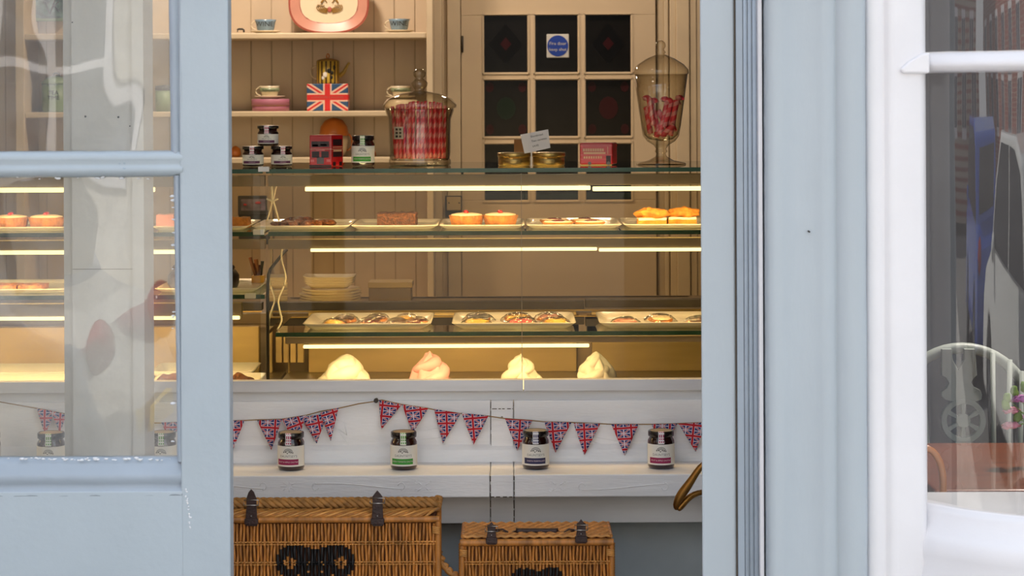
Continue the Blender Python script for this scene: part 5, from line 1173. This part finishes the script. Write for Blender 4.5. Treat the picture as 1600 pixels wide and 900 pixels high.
# left part of the dresser, seen through the door pane
xc_ = P(88, 160, Yo).x; q = sc; c = (xc_, Yo, zB); t = thing('tea_canister', 'pale green canister lettered TEA TIME with a looped lid', 'canister', c)
lath([(21*q, 0), (22*q, 2*q), (22*q, 44*q), (.0001, 44*q)], c, 'canister_body', 'canister_green', t); lath([(22.8*q, 43*q), (23*q, 47*q), (12*q, 55*q), (4*q, 57*q), (.0001, 57.5*q)], c, 'lid', 'canister_green', t)
MB().tube([(xc_+5*q*math.cos(a), Yo, zB+57*q+4*q*math.sin(a)) for a in [i*PI/8 for i in range(9)]], 1*q, 6).build('lid_loop', 'dark_frame', t)
rad = 22.4*q
for w_, dz in (('TEA', 30), ('TIME', 22)): MB().text(w_, 9*q, (lambda dz: lambda a, b: (xc_+rad*math.sin(a/rad), Yo-rad*math.cos(a/rad), zB+dz*q+b))(dz)).build('lettering', 'dark_frame', t)
xc_ = P(256, 160, Yo).x; c = (xc_, Yo, zB); t = thing('canister', 'dark grey-green canister on the shelf just left of the door stile', 'canister', c); lath([(13*q, 0), (13*q, 34*q), (.0001, 34*q)], c, 'canister_body', 'canister_green', t); lath([(13.5*q, 33*q), (13*q, 40*q), (.0001, 42*q)], c, 'lid', 'dark_frame', t)
Yq = 8.5; t = thing('framed_print', 'small framed green print on the wall above the tea canister', 'picture', (P(70, 33, Yq).x, Yq, ZZ(33, Yq)))
bx(XX(42, Yq), XX(106, Yq), Yq, Yq+.03, ZZ(33, Yq, 70), ZZ(-40, Yq, 70)).build('frame', 'canister_green', t, bevel=.003)
m = MB().box(XX(50, Yq), XX(101, Yq), Yq-.002, Yq, ZZ(28, Yq, 70), ZZ(-35, Yq, 70), 0)
for k in range(13): xk = XX(67+k*2.3, Yq); m.box(xk, xk+.002, Yq-.003, Yq, ZZ(29, Yq, 70), ZZ(25, Yq, 70), 1)
for a, b_ in (((70, 2), (78, 22)), ((86, 0), (78, 22)), ((82, 6), (92, 18)), ((92, 2), (80, 14))): m.tube([P(*a, Yq-.003), P(*b_, Yq-.003)], .003, 5, 1)
m.build('print', ['picture_green', 'dark_frame'], t)

# things on the wall and worktop seen through the case
Yq = 8.1
t = thing('framed_picture', 'small dark framed picture behind the tied cables', 'picture', (XX(395, Yq), Yq, ZZ(336, Yq, 395)))
bx(XX(372, Yq), XX(417, Yq), Yq, Yq+.02, ZZ(336, Yq, 395), ZZ(306, Yq, 395)).build('frame', 'dark_frame', t, bevel=.002)
m = MB().box(XX(377, Yq), XX(415, Yq), Yq-.002, Yq, ZZ(329, Yq, 395), ZZ(311, Yq, 395), 0); m.blob(P(403, 317, Yq-.003), .012, .001, .005, m=1, n=8, k=4); m.blob(P(383, 320, Yq-.003), .007, .001, .004, m=1, n=8, k=4)
m.build('art', ['picture_art', 'tin_red'], t)
bx(XX(372, Yq), XX(417, Yq), Yq+.02, Yq+.25, 1.0, ZZ(334, Yq, 395)).build('prop_block', 'dark_frame', t)
Yq = YB-.012-.05; t = thing('light_switch', 'cream double switch plate beside the interior door, under the upper light strip', 'switch', (XX(709, Yq), Yq, ZZ(331, Yq, 709)))
bx(XX(696, Yq), XX(722, Yq), Yq, Yq+.012, ZZ(340, Yq, 709), ZZ(306, Yq, 709)).build('surround', 'dark_frame', t)
bx(XX(698.5, Yq), XX(720.5, Yq), Yq-.008, Yq, ZZ(328.5, Yq, 709), ZZ(307.5, Yq, 709)).build('switch_plate', 'switch_plate', t, bevel=.002)
m = MB()
for px, py in ((701.5, 317), (717.5, 317)): m.blob(P(px, py, Yq-.009), .003, .002, .003, n=8, k=5)
m.build('screw', 'dark_frame', t)
# back worktop
zw = ZZ(487, 6.05, 800)
wt = thing('back_worktop', 'low steel worktop behind the display cases holding the stacked plates', 'worktop', (-.6, 6.3, 0))
bx(-2.4, .74, 6.03, 6.52, zw-.03, zw).build('top', 'worktop', wt, bevel=.002); bx(-2.35, .70, 6.06, 6.5, 0, zw-.03).build('cupboard', 'alu', wt)
bx(XX(455, 6.50), XX(1075, 6.50), 6.47, 6.50, zw, ZZ(470, 6.48, 800)).build('upstand', 'worktop', wt)
# plates
s = 6.15/F; px0 = 516; xq = P(px0, 470, 6.2).x; ords = ['lowest', 'second', 'third', 'fourth', 'fifth', 'top']
pl0 = None
for k in range(6):
    z = zw+.0005+k*.0078; r = (45+[0, 4, 3, 5, 2, 1][k])*s; c = (xq+random.uniform(-.003, .003), 6.22, z)
    if pl0 is None:
        pl0 = MB().lathe([(r*.55, 0), (r*.62, .001), (r, .013), (r*.995, .015), (r*.6, .0045), (.0001, .004)], c, 48).build('dinner_plate', 'porcelain_cream'); o = pl0; base = Vector(o.location); zb0 = z
    else:
        o = pl0.copy(); col.objects.link(o); o.location = (c[0], 6.22, base.z+(z-zb0)); f = (45+[0, 4, 3, 5, 2, 1][k])/45; o.scale = (f, f, 1)
    tag(o, 'cream dinner plate, %s of the six in the pile behind the glass' % ords[k], 'plate', 'stacked dinner plates')
zq = zw+.0005+5*.0078+.0155
for k in range(4):
    z = zq+k*.0062
    def sq(hw, zz, r=.02, rot=0, n=5):
        o = []
        for (sx_, sy_, a0) in ((1, -1, -PI/2), (1, 1, 0), (-1, 1, PI/2), (-1, -1, PI)):
            for j in range(n+1): a = a0+j*PI/2/n; o.append((xq-.002+sx_*(hw-r)+r*math.cos(a), 6.22+sy_*(hw*.8-r)+r*math.sin(a), zz))
        return o
    m = MB(); hw = (38+k)*s; rs = [sq(hw*.75, z), sq(hw, z+.010), sq(hw*.99, z+.012), sq(hw*.74, z+.004)]; n = len(rs[0])
    for j, r_ in enumerate(rs):
        for i, v in enumerate(r_): m.v.append((v[0], v[1], v[2]+(.006*((v[0]-xq)/hw)**2 if j in (1, 2) else 0)))
    for j in range(3):
        for i in range(n): i2 = (i+1) % n; m.face((j*n+i, j*n+i2, (j+1)*n+i2, (j+1)*n+i), 0, None, True)
    m.face(range(n)[::-1]); m.face([3*n+i for i in range(n)])
    tag(m.build('square_dish', 'porcelain_cream'), 'cream square dish, %s of the four on top of the dinner plates' % ['lowest', 'second', 'third', 'top'][k], 'dish', 'stacked square dishes')
Yq = 6.35; t = thing('card_box', 'pale brown open box on the back worktop right of the plates', 'box', (XX(607, Yq), Yq, zw))
za_, zb_ = zw, ZZ(441, Yq, 607); x0, x1 = XX(576, Yq), XX(642, Yq)
bx(x0, x1, Yq, Yq+.10, za_, ZZ(450, Yq, 607)).build('box_body', 'alu', t, bevel=.002); bx(x0-.002, x1+.004, Yq-.004, Yq+.10, ZZ(450, Yq, 607), zb_).build('box_lid', 'back_panel', t, bevel=.002)
Yq = 6.25; t = thing('dark_till_tray', 'low dark oblong item lying behind the florentine tray', 'tray', (XX(470, Yq), Yq, zw))
# utensil pot on left case shelf
Yq = 5.78; zz = zs2l+.0005; p = P(404, 440, Yq); c = (p.x, Yq, zz); bpy.data.objects.remove(t)
t = thing('utensil_pot', 'square yellow pot of wooden tongs and spoons at the end of the left case', 'pot', c)
h0 = ZZ(430, Yq, 404)-zz; r = 9.5/F*Yq
MB().prism([(p.x-r, Yq-.02), (p.x+r, Yq-.02), (p.x+r, Yq+.02), (p.x-r, Yq+.02)], zz, zz+h0, 0, 'Z').build('pot', 'pot_yellow', t, bevel=.001)
for i, (a, b_, w_, mt_) in enumerate(((400, 391, .0035, 'utensil_wood'), (404, 400, .004, 'utensil_wood'), (408, 410, .003, 'dark_metal'), (402, 396, .003, 'utensil_wood'), (407, 405, .003, 'utensil_wood'))):
    tag(MB().tube([P(a, 436, Yq+.004*(i-2)), P((a+b_)/2, 420, Yq+.004*(i-2)), P(b_, 402+i*3, Yq+.004*(i-2))], [w_*.8, w_, w_*1.5], 8).build('wooden_utensil' if mt_ != 'dark_metal' else 'metal_utensil', mt_),
        ['wooden tong leaning furthest left out of the yellow pot', 'broad wooden spoon in the middle of the yellow pot', 'dark metal utensil leaning right in the yellow pot', 'short wooden stick left in the yellow pot', 'short wooden stick upright in the yellow pot'][i], 'utensil', 'utensils in the yellow pot')

# ================================================================== TEA ROOM BEHIND THE BOW WINDOW
Yc2 = 5.20; s = Yc2/F; cc = P(1506, 657, Yc2); zseat = .45
ch = thing('wheelback_chair', 'grey painted wheelback chair seen behind the table', 'chair', (cc.x, Yc2-.2, 0))
m = MB(); pts = []
zt_c = ZZ(545, Yc2, 1505)
for i in range(31):
    a = PI*i/30; pts.append((cc.x-.197*math.cos(a), Yc2+.02*math.sin(a), zseat+.02+(zt_c-zseat-.02)*math.sin(a)**.5))
m.tube(pts, .013, 12, flat=1.0); m.build('bow', 'chair_paint', ch)
def Q(px, py): q = P(px, py, Yc2); return (q.x, q.z)
L_ = [(1471, 548), (1471, 586), (1479, 592), (1482, 600), (1478, 606), (1470, 612), (1471, 620), (1478, 625), (1484, 627)]
m = MB()
out = [Q(*p) for p in [(1471, 545), (1471, 586), (1479, 591), (1482, 599), (1479, 606), (1471, 611), (1470, 618), (1476, 624), (1487, 627), (1505, 622), (1523, 627), (1533, 624), (1534, 616), (1531, 609), (1521, 604), (1517, 597), (1521, 590), (1526, 586), (1523, 545), (1506, 545), (1506, 562), (1497, 578), (1488, 562), (1487, 545)]]
m.prism(out, Yc2-.006, Yc2+.008)
def ring(cx, cy, r0, r1, n=40):
    b = len(m.v)
    for i in range(n):
        a = 2*PI*i/n
        for r_, y in ((r1, Yc2-.006), (r0, Yc2-.006), (r0, Yc2+.008), (r1, Yc2+.008)): q = Q(cx+r_*math.cos(a), cy+r_*math.sin(a)); m.v.append((q[0], y, q[1]))
    for i in range(n):
        j = (i+1) % n
        for k in range(4): k2 = (k+1) % 4; m.face((b+i*4+k, b+i*4+k2, b+j*4+k2, b+j*4+k))
ring(1505, 657, 26, 35)
m.prism([Q(1505+11*math.cos(u*PI/10), 657+11*math.sin(u*PI/10)) for u in range(20)], Yc2-.006, Yc2+.008)
for k in range(6):
    a = PI/2+k*PI/3; dx, dy = math.cos(a), math.sin(a); nx, ny = -dy*3.2, dx*3.2
    m.prism([Q(1505+dx*9+nx*.8, 657+dy*9+ny*.8), Q(1505+dx*9-nx*.8, 657+dy*9-ny*.8), Q(1505+dx*27-nx*1.2, 657+dy*27-ny*1.2), Q(1505+dx*27+nx*1.2, 657+dy*27+ny*1.2)], Yc2-.005, Yc2+.007)
m.prism([Q(1492, 688), Q(1518, 688), Q(1522, 760), Q(1488, 760)], Yc2-.006, Yc2+.008)
m.build('splat', 'chair_paint', ch, bevel=.0015)
for pa, pb in (((1440, 575), (1462, 870)), ((1420, 610), (1440, 870)), ((1551, 550), (1555, 870)), ((1578, 562), (1572, 870)), ((1597, 580), (1590, 870))):
    MB().tube([P(*pa, Yc2), P(*pb, Yc2)], .0062, 8).build('spindle', 'chair_paint', ch)
MB().prism([(cc.x-.2, Yc2+.02), (cc.x-.21, Yc2-.36), (cc.x-.15, Yc2-.42), (cc.x+.15, Yc2-.42), (cc.x+.21, Yc2-.36), (cc.x+.2, Yc2+.02)], zseat-.03, zseat, 0, 'Z').build('seat', 'chair_paint', ch, bevel=.01)
for sx_ in (-1, 1):
    for yy in (Yc2-.02, Yc2-.36): MB().tube([(cc.x+sx_*.15, yy, zseat-.02), (cc.x+sx_*.2, yy+(.05 if yy > Yc2-.1 else -.03), 0)], [.014, .011], 10).build('leg', 'chair_paint', ch)
tb = thing('tea_table', 'brown polished wooden table just inside the bow window', 'table', (1.5, 4.66, 0))
zt3 = 1.55-.79
bx(.84, 2.1, 4.34, 4.93, zt3-.03, zt3).build('tabletop', 'table_wood', tb, bevel=.006)
for x in (.89, 2.04):
    for y in (4.40, 4.87): bx(x-.025, x+.025, y-.025, y+.025, 0, zt3-.03).build('leg', 'table_wood', tb, bevel=.004)
# bentwood chair arc at the left
t = thing('bentwood_chair', 'orange-brown bentwood chair whose curved rail shows at the window corner', 'chair', (.93, 4.30, 0))
pts = [P(1438+36*math.sin(a), 768-72*math.cos(a)*1.0, 4.29) for a in [i*PI/14*1.0 for i in range(0, 10)]]
MB().tube([P(1404, 730, 4.29), P(1418, 704, 4.29), P(1440, 697, 4.29), P(1458, 703, 4.29), P(1469, 720, 4.29), P(1474, 745, 4.29), P(1474, 775, 4.29), P(1470, 900, 4.29)], .0075, 12).build('curved_rail', 'bent_wood', t, sub=1)
MB().lathe([(.12, 0), (.125, .01), (.125, .03), (.12, .035), (.0001, .035)], (.94, 4.42, .42), 32).build('seat', 'bent_wood', t)
for a in (PI/4, 3*PI/4, 5*PI/4, 7*PI/4): MB().tube([(.94+.1*math.cos(a), 4.42+.1*math.sin(a), .43), (.94+.12*math.cos(a), 4.42+.13*math.sin(a), 0)], .011, 8).build('leg', 'bent_wood', t)
# flowers
Yv = 4.62; pv = P(1636, 700, Yv); t = thing('flower_vase', 'small glass vase on the tea table beyond the right edge of the photo', 'vase', (pv.x, Yv, zt3))
lath([(.026, 0), (.03, .01), (.022, .05), (.018, .08), (.024, .10), (.022, .10), (.016, .08), (.02, .05), (.026, .012), (.0001, .008)], (pv.x, Yv, zt3), 'vase_body', 'jar_glass', t)
def flower(px, py, dy, mt_, lab, r=.02):
    q = P(px, py, Yv+dy); t = thing('carnation', lab, 'flower', (q.x, q.y, q.z-.02), 'carnations in the vase')
    m = MB()
    for k in range(26):
        a = k*2.4; rr = r*(.25+.75*(k/26)); c = Vector((math.cos(a)*math.sin(.3+k*.05), math.sin(a)*math.sin(.3+k*.05), math.cos(.3+k*.05)))
        m.blob((q.x+c.x*rr*.7, q.y+c.y*rr*.7, q.z+c.z*rr*.7-.004), r*.42, r*.42, r*.2, n=8, k=5, nz=.5, ns=200, seed=k)
    m.build('petals', mt_, t); MB().tube([(q.x, q.y, q.z-.008), (q.x*.5+pv.x*.5+.01, (q.y+Yv)/2, q.z*.5+(zt3+.09)*.5+.01), (pv.x, Yv, zt3+.02)], .0018, 6).build('stem', 'leaf', t)
flower(1579, 664, -.02, 'petal_pink', 'pale pink carnation hanging lowest at the right edge'); flower(1581, 640, .01, 'petal_pink', 'pale pink carnation in the middle of the cluster', .018)
flower(1597, 622, .0, 'petal_mauve', 'mauve-pink carnation, topmost of the cluster', .02); flower(1612, 650, .01, 'petal_mauve', 'mauve-pink carnation just past the photo edge', .02)
m = MB()
for px, py in ((1571, 632), (1590, 652), (1600, 606), (1586, 612), (1574, 622)):
    q = P(px, py, Yv); m.blob(q, .009, .004, .012, n=8, k=6, nz=.3, ns=90)
    m.tube([q, P((px+1636)/2, (py+700)/2-8, Yv), (pv.x, Yv, zt3+.04)], .0012, 5)
tag(m.build('leaf_sprigs', 'leaf'), 'sprigs of small yellow-green leaves among the carnations', 'foliage', None, 'stuff')
# curtains / dark things deeper in
m = MB(); N = 60
for (xa, xb, y) in ((.95, 1.18, 6.3),):
    for i in range(N+1):
        u = i/N; x = xa+(xb-xa)*u; yy = y+.03*math.sin(u*26); m.v += [(x, yy, .05), (x, yy, 2.6)]
    for i in range(N): m.face((2*i, 2*i+2, 2*i+3, 2*i+1), 0, None, True)
o = tag(m.build('dark_curtain', 'dark_curtain'), 'dark grey pleated curtain at the left of the tea room', 'curtain'); md = o.modifiers.new('s', 'SOLIDIFY'); md.thickness = .004

# ================================================================== STREET (seen only as reflections)
def car(label, loc, rz, paint, plate=True):
    t = thing('parked_car', label, 'car', (0, 0, 0)); L = 4.2; W_ = 1.74
    prof = [(0, .32), (.02, .62), (.12, .86), (.34, .98), (.62, 1.42), (.95, 1.5), (2.2, 1.5), (2.75, 1.28), (3.1, 1.0), (3.85, .88), (4.12, .74), (4.2, .5), (4.18, .26), (3.75, .24)]
    def arch(cx): return [(cx+.36*math.cos(a), .30+.36*math.sin(a)) for a in [i*PI/8 for i in range(9)]]
    lower = prof+arch(3.35)+arch(.85)+[(.3, .26)]
    lo = [(x, z) for x, z in lower]
    m = MB(); m.prism(lo, -W_/2, W_/2); m.build('body', paint, t, bevel=.05, seg=3)
    m = MB(); g = [(.42, .98), (.66, 1.36), (.98, 1.44), (1.35, 1.45), (1.35, 1.0)]; g2 = [(1.42, 1.0), (1.42, 1.45), (2.15, 1.45), (2.62, 1.27), (2.95, 1.02)]
    for y0, y1 in ((-W_/2-.012, -W_/2+.02), (W_/2-.02, W_/2+.012)): m.prism(g, y0, y1); m.prism(g2, y0, y1)
    m.box(.36, .40, -.62, .62, 1.02, 1.36); b = len(m.v); m.v += [(2.32, -.68, 1.475), (2.32, .68, 1.475), (3.02, .72, 1.06), (3.02, -.72, 1.06)]; m.face((b, b+3, b+2, b+1)); m.build('windows', 'car_glass', t)
    for cx in (.85, 3.35):
        for sy in (-1, 1):
            tw = MB(); y0 = sy*(W_/2-.12)
            ys_ = [(.31, y0-.1), (.33, y0-.06), (.33, y0+.06), (.31, y0+.1)]
            n = 32; 
            for r_, y in [(.0, y0-.1)]+ys_+[(.0, y0+.1)]:
                for i in range(n): a = 2*PI*i/n; tw.v.append((cx+r_*math.cos(a), y, .31+r_*math.sin(a)))
            for j in range(5):
                for i in range(n): i2 = (i+1) % n; tw.face((j*n+i, (j+1)*n+i, (j+1)*n+i2, j*n+i2), 0, None, True)
            wo = tw.build('wheel', 'tyre', t)
            hb = MB(); yy = sy*(W_/2-.012)
            for k in range(10):
                a = k*PI/5; dx, dz = math.cos(a), math.sin(a); hb.prism([(cx+dx*.03-dz*.02, .31+dz*.03+dx*.02), (cx+dx*.03+dz*.02, .31+dz*.03-dx*.02), (cx+dx*.21+dz*.012, .31+dz*.21-dx*.012), (cx+dx*.21-dz*.012, .31+dz*.21+dx*.012)], yy-.01, yy+.01)
            hb.build('alloy_spokes', 'alloy', wo)
    for sy in (-1, 1):
        MB().blob((.06, sy*.68, .84), .07, .14, .10, n=14, k=8).build('tail_lamp', 'lamp_red', t); MB().blob((4.02, sy*.64, .76), .12, .16, .075, n=14, k=8).build('headlamp', 'alloy', t)
        MB().blob((2.75, sy*(W_/2+.10), 1.02), .07, .10, .065, n=12, k=8).build('wing_mirror', paint, t)
    pl = bx(-.025, 0, -.26, .26, .50, .61).build('number_plate', 'plate_yellow', t)
    t.location = loc; t.rotation_euler = (0, 0, rz); return t
car('white hatchback at the kerb, seen as a reflection in the shop windows', (-1.3, .2, -.12), PI, 'car_white')
car('blue hatchback parked behind the white one, seen as a reflection', (-6.4, .3, -.12), PI, 'car_blue')
def terrace(label, x0, x1, y0, y1, h, mt_, front='Y', nx=6):
    t = thing('terraced_house', label, 'building', ((x0+x1)/2, (y0+y1)/2, 0)); bx(x0, x1, y0, y1, 0, h).build('walls', mt_, t)
    for k in range(nx):
        for z in (1.0, 3.8, 6.4):
            if z+1.5 > h: continue
            if front == 'Y':
                xc = x0+(x1-x0)*(k+.5)/nx; fr_ = bx(xc-.55, xc+.55, y1-.02, y1+.04, z-.08, z+1.58).build('window', 'white_gloss', t); m = MB()
                for a in (-1, 1):
                    for q in (0, 1): m.box(xc+(a*.26)-.22, xc+(a*.26)+.22, y1+.03, y1+.05, z+.04+q*.76, z+.04+q*.76+.68)
                m.build('panes', 'window_far', fr_)
            else:
                yc = y0+(y1-y0)*(k+.5)/nx; fr_ = bx(x1-.02, x1+.04, yc-.55, yc+.55, z-.08, z+1.58).build('window', 'white_gloss', t); m = MB()
                for a in (-1, 1):
                    for q in (0, 1): m.box(x1+.03, x1+.05, yc+(a*.26)-.22, yc+(a*.26)+.22, z+.04+q*.76, z+.04+q*.76+.68)
                m.build('panes', 'window_far', fr_)
    MB().prism([(y0-.2, h), (y1+.2, h), ((y0+y1)/2, h+1.6)], x0, x1, 0, 'X').build('roof', 'asphalt', t)
terrace('pale rendered terrace directly across the street, only reflected', -8, 10, -15, -8.5, 6.2, 'render_cream')
terrace('red brick terrace further along the street, only reflected', -26, -8.2, -14, -8.5, 8.0, 'brick', 'Y', 7)
terrace('red brick house closing the view along the street, only reflected', -30, -22, -5, 9, 8.5, 'brick', 'X', 6)
